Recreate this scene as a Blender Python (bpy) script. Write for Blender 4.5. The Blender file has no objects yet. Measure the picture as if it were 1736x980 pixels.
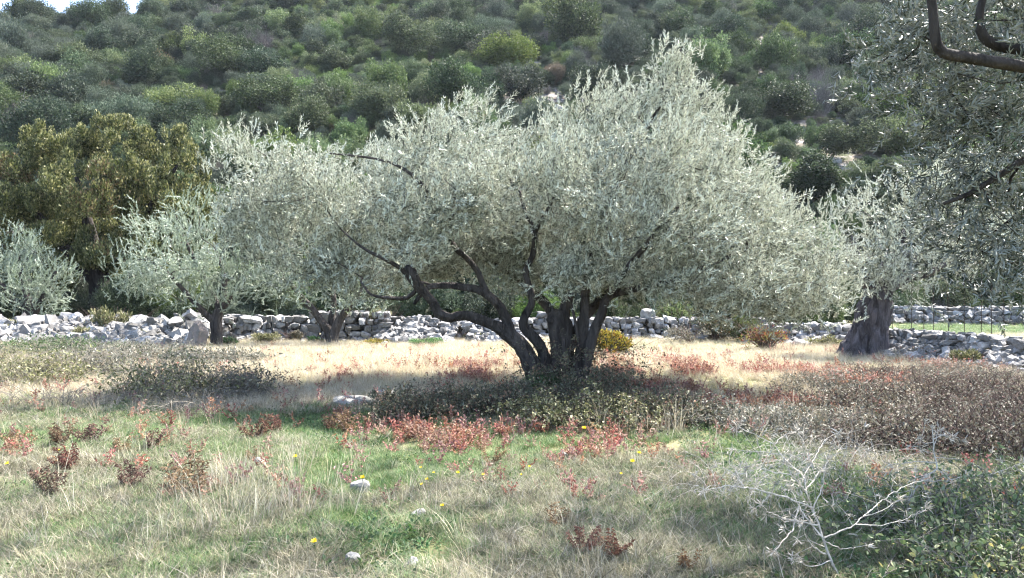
import bpy, math, random
import numpy as np
from mathutils import Vector, Euler

# ------------------------------------------------------------------ camera, light, exposure
S = bpy.context.scene
COL = S.collection
F = 1311.0          # focal length in photograph pixels (1736 wide)
EYE = 1.6

cam_d = bpy.data.cameras.new('camera')
cam_d.sensor_width = 36.0
cam_d.lens = F / 1736.0 * 36.0
cam_d.shift_y = -10.0 / 1736.0
cam_d.clip_start = 0.05
cam_d.clip_end = 3000.0
cam = bpy.data.objects.new('camera', cam_d)
COL.objects.link(cam)
cam.location = (0, 0, EYE)
cam.rotation_euler = (math.radians(90), 0, 0)
S.camera = cam

SUN_EL = math.radians(54)
SUN_AZ = math.radians(52)       # clockwise from +Y: from the right, a little behind the trees
sun_dir = Vector((math.sin(SUN_AZ) * math.cos(SUN_EL), math.cos(SUN_AZ) * math.cos(SUN_EL), math.sin(SUN_EL)))

W = bpy.data.worlds.new('World')
S.world = W
W.use_nodes = True
nt = W.node_tree
bg = nt.nodes['Background']
sky = nt.nodes.new('ShaderNodeTexSky')
sky.sky_type = 'NISHITA'
sky.sun_disc = False
sky.sun_elevation = SUN_EL
sky.sun_rotation = SUN_AZ
sky.air_density = 0.8
sky.ozone_density = 1.0
sky.dust_density = 2.0
nt.links.new(sky.outputs[0], bg.inputs[0])
bg.inputs[1].default_value = 0.15

sl = bpy.data.lights.new('sun', 'SUN')
sl.energy = 4.6
sl.angle = math.radians(0.53)
sl.color = (1.0, 0.955, 0.89)
so = bpy.data.objects.new('sun', sl)
COL.objects.link(so)
so.rotation_euler = sun_dir.to_track_quat('Z', 'Y').to_euler()

S.view_settings.view_transform = 'Standard'
S.view_settings.look = 'None'
S.view_settings.exposure = 2.45
S.view_settings.gamma = 1.0
S.render.engine = 'CYCLES'
S.cycles.max_bounces = 6
S.cycles.diffuse_bounces = 2
S.cycles.glossy_bounces = 2
S.cycles.transmission_bounces = 4
S.cycles.transparent_max_bounces = 4
S.cycles.caustics_reflective = False
S.cycles.caustics_refractive = False
S.cycles.use_denoising = True
S.cycles.denoiser = 'OPENIMAGEDENOISE'
S.cycles.denoising_input_passes = 'RGB_ALBEDO_NORMAL'
S.cycles.filter_width = 1.2
S.cycles.sample_clamp_indirect = 6.0

random.seed(11)
RNG = np.random.default_rng(11)

# ------------------------------------------------------------------ basic helpers
def at(px, py, Y):
    """point at depth Y that the photograph shows at (px, py)"""
    return np.array([(px - 868.0) / F * Y, Y, EYE - (py - 480.0) / F * Y])

def gp(px, py):
    """point on the level ground that the photograph shows at (px, py)"""
    Y = EYE * F / (py - 480.0)
    x = (px - 868.0) / F * Y
    return np.array([x, Y, gz(x, Y)])

_H = RNG.random((3, 256))
def _hash(ix, iy, k):
    h = (ix * 374761393 + iy * 668265263 + k * 982451653) & 0x7fffffff
    h = ((h ^ (h >> 13)) * 1274126177) & 0x7fffffff
    return ((h ^ (h >> 16)) & 0xffff) / 65535.0

def vnoise(x, y, k=0):
    x = np.asarray(x, float); y = np.asarray(y, float)
    ix = np.floor(x).astype(np.int64); iy = np.floor(y).astype(np.int64)
    fx = x - ix; fy = y - iy
    fx = fx * fx * (3 - 2 * fx); fy = fy * fy * (3 - 2 * fy)
    a = _hash(ix, iy, k); b = _hash(ix + 1, iy, k); c = _hash(ix, iy + 1, k); d = _hash(ix + 1, iy + 1, k)
    return (a * (1 - fx) + b * fx) * (1 - fy) + (c * (1 - fx) + d * fx) * fy

def fbm(x, y, k=0, o=4):
    s = 0; a = 0.5; t = 0
    for i in range(o):
        s = s + a * vnoise(np.asarray(x) * 2 ** i, np.asarray(y) * 2 ** i, k + i * 7); t += a; a *= 0.5
    return s / t

def sstep(a, b, x):
    t = np.clip((np.asarray(x, float) - a) / (b - a), 0, 1)
    return t * t * (3 - 2 * t)

def gz(x, y):
    r = 0.16 * (fbm(np.asarray(x) * 0.28, np.asarray(y) * 0.28, 3, 3) - 0.5) + 0.05 * (fbm(np.asarray(x) * 1.6, np.asarray(y) * 1.6, 5, 2) - 0.5)
    return r * sstep(0, 4, np.asarray(y)) * 1.0

def hz(x, y):
    """hillside height"""
    x = np.asarray(x, float); y = np.asarray(y, float)
    y0 = 33 + 4.0 * (fbm(x * 0.03 + 5, y * 0 + 0.3, 9, 2) - 0.5)
    t = np.maximum(y - y0, 0)
    z = 0.50 * t + 0.05 * t * sstep(0, 25, t)
    z = z * sstep(-3, 12, t + 1.5)
    z = z + 3.2 * (fbm(x * 0.035, y * 0.035, 21, 3) - 0.5) * sstep(2, 20, t)
    r = x / np.maximum(y, 1)
    # the ridge: lower on the left, out of the picture on the right
    ridge = 37.5 + 50 * sstep(-0.50, -0.34, r)
    k = 3.0
    return -k * np.log(np.exp(-np.clip(z, -50, 400) / k) + np.exp(-ridge / k)) - 0.35

def new_mesh(name, V, Fq=None, Ft=None, mats=(), midx=None, smooth=False):
    V = np.asarray(V, np.float32).reshape(-1, 3)
    me = bpy.data.meshes.new(name)
    me.vertices.add(len(V)); me.vertices.foreach_set('co', V.ravel())
    nq = 0 if Fq is None else len(Fq); ntri = 0 if Ft is None else len(Ft)
    loops = []; sizes = []
    if nq: loops.append(np.asarray(Fq, np.int32).ravel()); sizes.append(np.full(nq, 4, np.int32))
    if ntri: loops.append(np.asarray(Ft, np.int32).ravel()); sizes.append(np.full(ntri, 3, np.int32))
    loops = np.concatenate(loops); sizes = np.concatenate(sizes)
    me.loops.add(len(loops)); me.loops.foreach_set('vertex_index', loops)
    me.polygons.add(len(sizes))
    st = np.zeros(len(sizes), np.int32); st[1:] = np.cumsum(sizes)[:-1]
    me.polygons.foreach_set('loop_start', st)
    me.polygons.foreach_set('loop_total', sizes)
    if midx is not None: me.polygons.foreach_set('material_index', np.asarray(midx, np.int32))
    me.polygons.foreach_set('use_smooth', np.full(len(sizes), bool(smooth)))
    me.update(calc_edges=True)
    for m in mats: me.materials.append(m)
    return me

def link(name, me, parent=None):
    o = bpy.data.objects.new(name, me)
    COL.objects.link(o)
    if parent is not None: o.parent = parent
    return o

def thing(name, label, cat, loc=(0, 0, 0), group=None):
    o = bpy.data.objects.new(name, None)
    o.empty_display_size = 0.2
    COL.objects.link(o)
    o.location = [float(v) for v in loc]
    o['label'] = label; o['category'] = cat
    if group: o['group'] = group
    return o

def tag(o, label, cat, group=None, kind=None):
    o['label'] = label; o['category'] = cat
    if group: o['group'] = group
    if kind: o['kind'] = kind
    return o

def copy_thing(o, label, group=None):
    c = o.copy(); COL.objects.link(c); c['label'] = label
    if group: c['group'] = group
    for ch in o.children:
        d = ch.copy(); COL.objects.link(d); d.parent = c
    return c

class MB:
    """collects quads and tris"""
    def __init__(s): s.V = []; s.Q = []; s.T = []; s.n = 0
    def add(s, V, Q=None, T=None):
        V = np.asarray(V, float).reshape(-1, 3)
        if Q is not None and len(Q): s.Q.append(np.asarray(Q) + s.n)
        if T is not None and len(T): s.T.append(np.asarray(T) + s.n)
        s.V.append(V); s.n += len(V)
    def mesh(s, name, mats, smooth=False):
        return new_mesh(name, np.concatenate(s.V), np.concatenate(s.Q) if s.Q else None,
                        np.concatenate(s.T) if s.T else None, mats, None, smooth)

def norm(v):
    v = np.asarray(v, float)
    return v / np.maximum(np.linalg.norm(v, axis=-1, keepdims=True), 1e-9)

def rand_dirs(n, rng=RNG):
    return norm(rng.normal(size=(n, 3)))

# leaves: six vertices, two quads folded along the midrib
def leaf_geo(P, D, N, L, Wd, fold=0.25, bend=0.12):
    P = np.asarray(P, float); n = len(P)
    D = norm(D); Sx = norm(np.cross(D, N)); N2 = np.cross(Sx, D)
    L = np.broadcast_to(np.asarray(L, float), (n,))[:, None]; Wd = np.broadcast_to(np.asarray(Wd, float), (n,))[:, None]
    up = N2 * Wd * fold
    c1 = P + D * L * 0.32; c2 = P + D * L * 0.7 - N2 * L * bend * 0.4
    V = np.stack([P, c1 + Sx * Wd * .5 + up, c2 + Sx * Wd * .42 + up, P + D * L - N2 * L * bend,
                  c2 - Sx * Wd * .42 + up, c1 - Sx * Wd * .5 + up], 1)
    i = np.arange(n)[:, None] * 6
    Q = np.concatenate([i + np.array([0, 1, 2, 3]), i + np.array([0, 3, 4, 5])], 0)
    return V.reshape(-1, 3), Q

def frames(D, roll):
    """rotation matrices whose third column is D"""
    D = norm(D); n = len(D)
    a = np.where(np.abs(D[:, 2:3]) < 0.9, np.array([[0, 0, 1.0]]), np.array([[1.0, 0, 0]]))
    X = norm(np.cross(a, D)); Yv = np.cross(D, X)
    c = np.cos(roll)[:, None]; s = np.sin(roll)[:, None]
    X2 = X * c + Yv * s; Y2 = -X * s + Yv * c
    return np.stack([X2, Y2, D], 2)

def sprig_template(rng, n=12, step=0.026, L=0.058, Wd=0.0125, ang=42, whorl=2, nr=.55):
    P = []; D = []; N = []; Ls = []; Ws = []
    curve = rng.normal(0, 0.12, 2)
    for k in range(n):
        z = (k + 0.7) * step
        base = np.array([curve[0] * z * z * 6, curve[1] * z * z * 6, z])
        for j in range(whorl):
            a = k * math.pi / 2 + j * 2 * math.pi / whorl + rng.normal(0, 0.35)
            t = math.radians(ang - 18 * k / n + rng.normal(0, 13))
            d = np.array([math.sin(t) * math.cos(a), math.sin(t) * math.sin(a), math.cos(t)])
            nn = np.array([0, 0, 1.0]) + rng.normal(0, nr, 3)
            f = 0.75 + 0.25 * math.sin(math.pi * min(1, (k + 2) / n))
            P.append(base); D.append(d); N.append(nn)
            Ls.append(L * f * rng.uniform(0.8, 1.15)); Ws.append(Wd * f * rng.uniform(0.8, 1.2))
    P.append(np.array([0, 0, n * step])); D.append(np.array([0.05, 0.05, 1])); N.append(np.array([1.0, 0, 0])); Ls.append(L * .7); Ws.append(Wd * .8)
    return [np.array(v) for v in (P, D, N, Ls, Ws)]

def place_sprigs(tmpls, P, D, scale, rng):
    out = []
    n = len(P)
    idx = rng.integers(0, len(tmpls), n)
    R = frames(D, rng.uniform(0, 6.283, n))
    for k, (p, d, nn, l, w) in enumerate(tmpls):
        m = np.where(idx == k)[0]
        if not len(m): continue
        Rm = R[m]; sc = scale[m]
        PP = np.einsum('nij,kj->nki', Rm, p) * sc[:, None, None] + P[m][:, None, :]
        DD = np.einsum('nij,kj->nki', Rm, d); NN = np.einsum('nij,kj->nki', Rm, nn)
        LL = l[None, :] * sc[:, None]; WW = w[None, :] * sc[:, None]
        out.append((PP.reshape(-1, 3), DD.reshape(-1, 3), NN.reshape(-1, 3), LL.ravel(), WW.ravel()))
    return [np.concatenate([o[i] for o in out]) for i in range(5)]

# tubes along a polyline
def tube(P, R, seg=6, gnarl=0.0, rng=RNG, cap=True, flare=0):
    P = np.asarray(P, float); n = len(P)
    T = np.gradient(P, axis=0); T = norm(T)
    a = np.array([0, 1.0, 0]) if abs(T[0][1]) < 0.9 else np.array([1.0, 0, 0])
    X = norm(np.cross(T[0], a)); Xs = []
    for i in range(n):
        X = norm(X - T[i] * np.dot(X, T[i])); Xs.append(X)
    Xs = np.array(Xs); Ys = np.cross(T, Xs)
    th = np.arange(seg) * 2 * math.pi / seg
    rr = np.asarray(R, float)[:, None] * np.ones((1, seg))
    if gnarl > 0:
        tt = np.arange(n)[:, None] / max(1, n - 1)
        ph = rng.uniform(0, 6.28, 6)
        rr = rr * (1 + gnarl * (0.5 * np.sin(3 * th[None] + ph[0] + 5 * tt) + 0.35 * np.sin(5 * th[None] + ph[1] - 7 * tt) + 0.3 * np.sin(8 * th[None] + ph[2] + 3 * tt))
                   + gnarl * 0.8 * (rng.random((n, seg)) - .5))
    V = P[:, None] + rr[..., None] * (np.cos(th)[None, :, None] * Xs[:, None] + np.sin(th)[None, :, None] * Ys[:, None])
    V = V.reshape(-1, 3)
    i = np.arange(n - 1)[:, None] * seg; j = np.arange(seg)[None]; j2 = (j + 1) % seg
    Q = np.stack([i + j, i + j2, i + seg + j2, i + seg + j], -1).reshape(-1, 4)
    Tr = None
    if cap:
        V = np.concatenate([V, P[-1:] + T[-1:] * R[-1] * 0.5]); c = n * seg
        jj = np.arange(seg)
        Tr = np.stack([(n - 1) * seg + jj, (n - 1) * seg + (jj + 1) % seg, np.full(seg, c)], -1)
    return V, Q, Tr

def smooth_poly(P, R, step):
    """Catmull-Rom resampling"""
    P = np.asarray(P, float); R = np.asarray(R, float)
    Pp = np.concatenate([2 * P[:1] - P[1:2], P, 2 * P[-1:] - P[-2:-1]]); Rp = np.concatenate([R[:1], R, R[-1:]])
    oP = []; oR = []
    for i in range(len(P) - 1):
        m = max(2, int(np.linalg.norm(P[i + 1] - P[i]) / step))
        t = np.arange(m)[:, None] / m
        a, b, c, d = Pp[i], Pp[i + 1], Pp[i + 2], Pp[i + 3]
        oP.append(0.5 * ((2 * b) + (-a + c) * t + (2 * a - 5 * b + 4 * c - d) * t ** 2 + (-a + 3 * b - 3 * c + d) * t ** 3))
        oR.append(R[i] + (R[i + 1] - R[i]) * t[:, 0])
    oP.append(P[-1:]); oR.append(R[-1:])
    return np.concatenate(oP), np.concatenate(oR)

# ------------------------------------------------------------------ materials
def mat(name):
    m = bpy.data.materials.new(name); m.use_nodes = True
    n = m.node_tree.nodes; l = m.node_tree.links
    return m, n, l, n['Principled BSDF'], n['Material Output']

def mixc(n, l, fac, a, b, blend='MIX'):
    x = n.new('ShaderNodeMix'); x.data_type = 'RGBA'; x.blend_type = blend
    for s, v in ((x.inputs[0], fac), (x.inputs[6], a), (x.inputs[7], b)):
        if isinstance(v, bpy.types.NodeSocket): l.new(v, s)
        elif isinstance(v, (tuple, list)): s.default_value = (*v[:3], 1)
        else: s.default_value = v
    return x.outputs[2]

def ramp(n, l, src, stops):
    r = n.new('ShaderNodeValToRGB')
    e = r.color_ramp.elements
    while len(e) < len(stops): e.new(0.5)
    for k, (p, c) in enumerate(stops): e[k].position = p; e[k].color = (*c[:3], 1) if not isinstance(c, float) else (c, c, c, 1)
    l.new(src, r.inputs[0])
    return r.outputs[0]

def noise(n, l, scale, detail=4, coord='Object', rough=0.55, dist=0):
    t = n.new('ShaderNodeTexCoord'); x = n.new('ShaderNodeTexNoise')
    x.inputs['Scale'].default_value = scale; x.inputs['Detail'].default_value = detail
    x.inputs['Roughness'].default_value = rough; x.inputs['Distortion'].default_value = dist
    l.new(t.outputs[coord], x.inputs['Vector'])
    return x.outputs[0]

def leaf_mat(name, tops, under=None, trans=0.35, rough=0.6, spec=0.22, obj_var=0.0, world_noise=None, tcol=None):
    """tops: list of (position, colour) over a per-leaf random; under: underside colour of the leaf"""
    m, n, l, b, out = mat(name)
    g = n.new('ShaderNodeNewGeometry')
    c = ramp(n, l, g.outputs['Random Per Island'], tops)
    if world_noise:
        sc, col2, lo, hi = world_noise
        f = ramp(n, l, noise(n, l, sc, 3), [(lo, 0.0), (hi, 1.0)])
        c = mixc(n, l, f, c, mixc(n, l, 0.7, c, col2))
    if obj_var:
        oi = n.new('ShaderNodeObjectInfo')
        h = n.new('ShaderNodeHueSaturation'); l.new(c, h.inputs['Color'])
        mr = n.new('ShaderNodeMapRange'); l.new(oi.outputs['Random'], mr.inputs[0]); mr.inputs[3].default_value = 1 - obj_var; mr.inputs[4].default_value = 1 + obj_var
        l.new(mr.outputs[0], h.inputs['Value'])
        mm = n.new('ShaderNodeMath'); mm.operation = 'MULTIPLY'; mm.inputs[1].default_value = 7.31; l.new(oi.outputs['Random'], mm.inputs[0])
        fr = n.new('ShaderNodeMath'); fr.operation = 'FRACT'; l.new(mm.outputs[0], fr.inputs[0])
        m2 = n.new('ShaderNodeMapRange'); l.new(fr.outputs[0], m2.inputs[0]); m2.inputs[3].default_value = 0.5 - 0.025; m2.inputs[4].default_value = 0.5 + 0.025
        l.new(m2.outputs[0], h.inputs['Hue'])
        m3 = n.new('ShaderNodeMath'); m3.operation = 'MULTIPLY'; m3.inputs[1].default_value = 31.7; l.new(oi.outputs['Random'], m3.inputs[0])
        f3 = n.new('ShaderNodeMath'); f3.operation = 'FRACT'; l.new(m3.outputs[0], f3.inputs[0])
        m4 = n.new('ShaderNodeMapRange'); l.new(f3.outputs[0], m4.inputs[0]); m4.inputs[3].default_value = 0.7; m4.inputs[4].default_value = 1.1
        l.new(m4.outputs[0], h.inputs['Saturation'])
        c = h.outputs[0]
    ct = c
    if under: c = mixc(n, l, g.outputs['Backfacing'], c, under)
    l.new(c, b.inputs['Base Color'])
    b.inputs['Roughness'].default_value = rough
    b.inputs['Specular IOR Level'].default_value = spec
    if trans > 0:
        tr = n.new('ShaderNodeBsdfTranslucent')
        if tcol: tr.inputs[0].default_value = (*tcol, 1)
        else: l.new(ct, tr.inputs[0])
        mx = n.new('ShaderNodeMixShader'); mx.inputs[0].default_value = trans
        l.new(b.outputs[0], mx.inputs[1]); l.new(tr.outputs[0], mx.inputs[2]); l.new(mx.outputs[0], out.inputs[0])
    return m

def bark_mat(name, c1, c2, scale=9, bump=0.6, stretch=0.25):
    m, n, l, b, out = mat(name)
    t = n.new('ShaderNodeTexCoord'); mp = n.new('ShaderNodeMapping'); mp.inputs['Scale'].default_value = (1, 1, stretch)
    l.new(t.outputs['Object'], mp.inputs[0])
    x = n.new('ShaderNodeTexNoise'); x.inputs['Scale'].default_value = scale; x.inputs['Detail'].default_value = 8; x.inputs['Roughness'].default_value = 0.65
    x.inputs['Distortion'].default_value = 0.8
    l.new(mp.outputs[0], x.inputs['Vector'])
    v = n.new('ShaderNodeTexVoronoi'); v.inputs['Scale'].default_value = scale * 3; v.feature = 'DISTANCE_TO_EDGE'; l.new(mp.outputs[0], v.inputs['Vector'])
    c = ramp(n, l, x.outputs[0], [(0.3, c1), (0.5, tuple((a + d) / 2 for a, d in zip(c1, c2))), (0.68, c2)])
    l.new(c, b.inputs['Base Color']); b.inputs['Roughness'].default_value = 0.9; b.inputs['Specular IOR Level'].default_value = 0.2
    ad = n.new('ShaderNodeMath'); ad.operation = 'MULTIPLY_ADD'; l.new(v.outputs['Distance'], ad.inputs[0]); ad.inputs[1].default_value = 0.8; l.new(x.outputs[0], ad.inputs[2])
    bp = n.new('ShaderNodeBump'); bp.inputs['Strength'].default_value = bump; bp.inputs['Distance'].default_value = 0.03
    l.new(ad.outputs[0], bp.inputs['Height']); l.new(bp.outputs[0], b.inputs['Normal'])
    return m

M = {}
M['olive'] = leaf_mat('olive_leaf', [(0, (.04, .053, .032)), (.45, (.08, .098, .062)), (.8, (.18, .195, .145)), (1, (.40, .41, .34))],
                      under=(.575, .605, .49), trans=.17, rough=.5, spec=.35, tcol=(.40, .41, .34))
M['olive_dark'] = leaf_mat('olive_leaf_green', [(0, (.075, .10, .06)), (.5, (.13, .155, .105)), (1, (.23, .25, .18))],
                      under=(.32, .345, .285), trans=.18, rough=.4, spec=.5)
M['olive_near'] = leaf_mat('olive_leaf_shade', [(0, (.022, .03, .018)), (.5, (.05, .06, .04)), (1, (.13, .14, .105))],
                      under=(.22, .23, .19), trans=.16, rough=.42, spec=.5)  # darker copy of the olive leaf, shade put into its colour
M['olive_far'] = leaf_mat('olive_leaf_pale', [(0, (.09, .125, .075)), (.5, (.17, .215, .14)), (1, (.29, .34, .24))],
                      under=(.43, .475, .37), trans=.25, rough=.5, spec=.4)
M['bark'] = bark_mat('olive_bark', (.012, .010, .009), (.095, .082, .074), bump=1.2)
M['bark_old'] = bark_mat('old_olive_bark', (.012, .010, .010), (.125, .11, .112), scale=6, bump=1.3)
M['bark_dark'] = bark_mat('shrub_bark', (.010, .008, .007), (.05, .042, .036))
M['oak'] = leaf_mat('oak_leaf', [(0, (.025, .036, .011)), (.4, (.075, .09, .027)), (.75, (.18, .185, .068)), (1, (.34, .32, .15))], trans=.28, rough=.5, spec=.35)
M['oak_dry'] = leaf_mat('withered_oak_leaf', [(0, (.07, .052, .025)), (.5, (.15, .11, .055)), (1, (.26, .20, .11))], trans=.25, rough=.7, spec=.2)
HV = .3
M['sh_green'] = leaf_mat('maquis_leaf_green', [(0, (.019, .034, .011)), (.6, (.052, .083, .028)), (1, (.11, .15, .06))], trans=.22, obj_var=HV)
M['sh_bright'] = leaf_mat('maquis_leaf_bright', [(0, (.045, .075, .022)), (.6, (.10, .145, .042)), (1, (.17, .21, .08))], trans=.25, obj_var=HV)
M['sh_grey'] = leaf_mat('maquis_leaf_grey', [(0, (.028, .043, .025)), (.6, (.068, .095, .056)), (1, (.14, .17, .11))], trans=.2, obj_var=HV)
M['sh_dark'] = leaf_mat('maquis_leaf_dark', [(0, (.014, .026, .012)), (.6, (.034, .056, .027)), (1, (.078, .108, .055))], trans=.2, obj_var=HV)
M['sh_twig'] = leaf_mat('bare_twig', [(0, (.07, .062, .056)), (.6, (.14, .125, .115)), (1, (.23, .21, .195))], trans=.05, rough=.8, spec=.1, obj_var=.2)
M['sh_rust'] = leaf_mat('maquis_leaf_rust', [(0, (.07, .045, .025)), (.6, (.14, .10, .05)), (1, (.20, .16, .08))], trans=.2, obj_var=.2)
M['yellow_leaf'] = leaf_mat('yellowing_leaf', [(0, (.07, .055, .012)), (.4, (.21, .18, .03)), (.8, (.34, .30, .05)), (1, (.30, .12, .04))], trans=.3)
M['red_leaf'] = leaf_mat('reddening_leaf', [(0, (.12, .03, .022)), (.35, (.26, .085, .055)), (.6, (.17, .17, .05)), (1, (.34, .31, .09))], trans=.3)
M['grass'] = leaf_mat('green_grass_blade', [(0, (.045, .10, .025)), (.5, (.095, .175, .05)), (.85, (.17, .24, .09)), (1, (.34, .31, .17))], trans=.35, rough=.6, obj_var=.22)
M['dry'] = leaf_mat('dry_grass_blade', [(0, (.27, .22, .135)), (.5, (.48, .41, .275)), (1, (.66, .59, .44))], trans=.3, rough=.7, spec=.2, obj_var=.18)
M['grey_dry'] = leaf_mat('weathered_grass_blade', [(0, (.09, .085, .05)), (.5, (.18, .17, .105)), (1, (.37, .34, .245))], trans=.25, rough=.8, spec=.15, obj_var=.2)
M['weed'] = leaf_mat('weed_leaf', [(0, (.03, .07, .02)), (.6, (.075, .14, .045)), (1, (.15, .22, .08))], trans=.3, rough=.55, obj_var=.25)
M['red_gc'] = leaf_mat('red_herb_leaf', [(0, (.16, .06, .042)), (.5, (.31, .14, .10)), (1, (.48, .30, .21))], trans=.3, rough=.7, spec=.2, obj_var=.25)
M['fern'] = leaf_mat('withered_fern_leaf', [(0, (.07, .036, .026)), (.6, (.15, .078, .052)), (1, (.27, .17, .11))], trans=.25, rough=.75, spec=.15, obj_var=.15)
M['fern_tan'] = leaf_mat('tan_fern_leaf', [(0, (.10, .065, .035)), (.6, (.20, .135, .075)), (1, (.32, .23, .14))], trans=.25, rough=.75, spec=.15)
M['bramble'] = leaf_mat('bramble_leaf', [(0, (.035, .06, .02)), (.4, (.075, .115, .038)), (.75, (.15, .195, .075)), (.93, (.27, .28, .14)), (1, (.42, .35, .10))], under=(.24, .27, .17), trans=.25, rough=.55, spec=.3)
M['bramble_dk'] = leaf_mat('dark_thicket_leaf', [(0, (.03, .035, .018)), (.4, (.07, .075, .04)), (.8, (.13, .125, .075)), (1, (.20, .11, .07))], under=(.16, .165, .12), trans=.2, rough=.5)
M['thick_brown'] = leaf_mat('brown_thicket_leaf', [(0, (.07, .066, .045)), (.5, (.13, .122, .09)), (.93, (.20, .187, .145)), (1, (.19, .095, .07))], trans=.2, rough=.6, spec=.3)
M['thick_grey'] = leaf_mat('grey_thicket_leaf', [(0, (.055, .06, .04)), (.5, (.13, .135, .10)), (.85, (.24, .235, .19)), (1, (.33, .29, .23))], trans=.22, rough=.6, spec=.3)
M['thick_olive'] = leaf_mat('olive_thicket_leaf', [(0, (.055, .065, .025)), (.45, (.15, .155, .065)), (.8, (.28, .27, .14)), (1, (.42, .38, .25))], trans=.25, rough=.6, spec=.3)
M['stem_grey'] = bark_mat('dry_stem', (.10, .088, .068), (.32, .285, .235), scale=30)
M['stem_pale'] = bark_mat('bleached_stem', (.30, .265, .22), (.60, .55, .47), scale=40)
M['stem_dark'] = bark_mat('bramble_stem', (.05, .03, .028), (.14, .10, .085), scale=30)
M['petal'] = leaf_mat('yellow_petal', [(0, (.80, .56, .01)), (1, (.86, .68, .03))], trans=.3, rough=.5)
M['bract'] = leaf_mat('bleached_bract', [(0, (.30, .265, .21)), (1, (.62, .57, .49))], trans=.25, rough=.7, spec=.2)

def stone_mat(name, cols, lich=.5):
    m, n, l, b, out = mat(name)
    g = n.new('ShaderNodeNewGeometry')
    c = ramp(n, l, g.outputs['Random Per Island'], cols)
    nz = noise(n, l, 7, 8, rough=.65)
    c = mixc(n, l, ramp(n, l, nz, [(.40, 0.0), (.58, 1.0)]), c, mixc(n, l, .6, c, (.10, .098, .09)))
    n2 = noise(n, l, 26, 5)
    c = mixc(n, l, ramp(n, l, n2, [(.55, 0.0), (.72, float(lich))]), c, (.13, .125, .115))
    l.new(c, b.inputs['Base Color']); b.inputs['Roughness'].default_value = .92; b.inputs['Specular IOR Level'].default_value = .2
    bp = n.new('ShaderNodeBump'); bp.inputs['Strength'].default_value = .6; bp.inputs['Distance'].default_value = .03
    l.new(noise(n, l, 14, 8), bp.inputs['Height']); l.new(bp.outputs[0], b.inputs['Normal'])
    return m
M['stone'] = stone_mat('limestone', [(0, (.09, .086, .082)), (.5, (.21, .205, .20)), (.85, (.34, .335, .33)), (1, (.48, .475, .47))])
M['boulder'] = stone_mat('field_stone', [(0, (.15, .14, .125)), (1, (.30, .29, .265))], .6)
M['red_stone'] = stone_mat('rusty_stone', [(0, (.20, .165, .145)), (1, (.20, .165, .145))], .5)

def ground_mat():
    m, n, l, b, out = mat('field_soil')
    a = noise(n, l, .7, 6); c = noise(n, l, 9, 8, rough=.7)
    col = ramp(n, l, a, [(.3, (.12, .11, .06)), (.5, (.17, .155, .085)), (.7, (.24, .215, .13))])
    col = mixc(n, l, ramp(n, l, c, [(.4, 0.0), (.65, 1.0)]), col, (.11, .125, .055))
    l.new(col, b.inputs['Base Color']); b.inputs['Roughness'].default_value = .95; b.inputs['Specular IOR Level'].default_value = .1
    bp = n.new('ShaderNodeBump'); bp.inputs['Strength'].default_value = .8; bp.inputs['Distance'].default_value = .05
    l.new(c, bp.inputs['Height']); l.new(bp.outputs[0], b.inputs['Normal'])
    return m
def hill_mat():
    m, n, l, b, out = mat('stony_hillside')
    a = noise(n, l, .12, 5); c = noise(n, l, .9, 9, rough=.75)
    col = ramp(n, l, a, [(.35, (.16, .135, .105)), (.6, (.26, .22, .19))])
    col = mixc(n, l, ramp(n, l, c, [(.46, 0.0), (.6, 1.0)]), col, (.44, .41, .40))
    col = mixc(n, l, ramp(n, l, noise(n, l, .5, 6), [(.4, 0.0), (.55, 1.0)]), col, (.075, .085, .045))
    l.new(col, b.inputs['Base Color']); b.inputs['Roughness'].default_value = .95; b.inputs['Specular IOR Level'].default_value = .1
    bp = n.new('ShaderNodeBump'); bp.inputs['Strength'].default_value = 1; bp.inputs['Distance'].default_value = .4
    l.new(c, bp.inputs['Height']); l.new(bp.outputs[0], b.inputs['Normal'])
    return m
M['ground'] = ground_mat(); M['hill'] = hill_mat()

# ------------------------------------------------------------------ ground and hillside
def grid_mesh(name, xs, ys, fz, m):
    X, Y = np.meshgrid(xs, ys)
    Z = fz(X, Y)
    V = np.stack([X, Y, Z], -1).reshape(-1, 3)
    nx = len(xs); ny = len(ys)
    i = np.arange(ny - 1)[:, None] * nx + np.arange(nx - 1)[None]
    Q = np.stack([i, i + 1, i + nx + 1, i + nx], -1).reshape(-1, 4)
    return new_mesh(name, V, Q, None, [m], None, True)

xs = np.concatenate([np.array([-900, -400, -200, -100, -60, -40]), np.arange(-30, 30.01, .25), np.array([40, 60, 100, 200, 400, 900])])
ys = np.concatenate([np.array([-900, -300, -100, -40, -15, -5]), np.arange(-2, 36, .25), np.array([40, 60, 100, 300, 900])])
g = link('ground', grid_mesh('ground', xs, ys, gz, M['ground'])); g['kind'] = 'structure'
h = link('hillside', grid_mesh('hillside', np.arange(-420, 421, 3.0), np.arange(27, 420, 2.0), hz, M['hill'])); h['kind'] = 'structure'

# ------------------------------------------------------------------ air
def haze():
    V = np.array([[x, y, z] for z in (-6, 130) for y in (-30, 425) for x in (-430, 430)], float)
    Q = [[0, 2, 3, 1], [4, 5, 7, 6], [0, 1, 5, 4], [2, 6, 7, 3], [0, 4, 6, 2], [1, 3, 7, 5]]
    m, n, l, b, out = mat('hazy_air'); n.remove(b)
    v = n.new('ShaderNodeVolumePrincipled'); v.inputs['Color'].default_value = (.80, .88, 1, 1); v.inputs['Density'].default_value = HAZE; v.inputs['Anisotropy'].default_value = .2
    l.new(v.outputs[0], out.inputs['Volume'])
    o = link('haze', new_mesh('haze', V, Q, None, [m])); tag(o, 'thin bluish air haze over the hillside', 'haze', None, 'stuff')
HAZE = .00014
haze()

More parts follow.
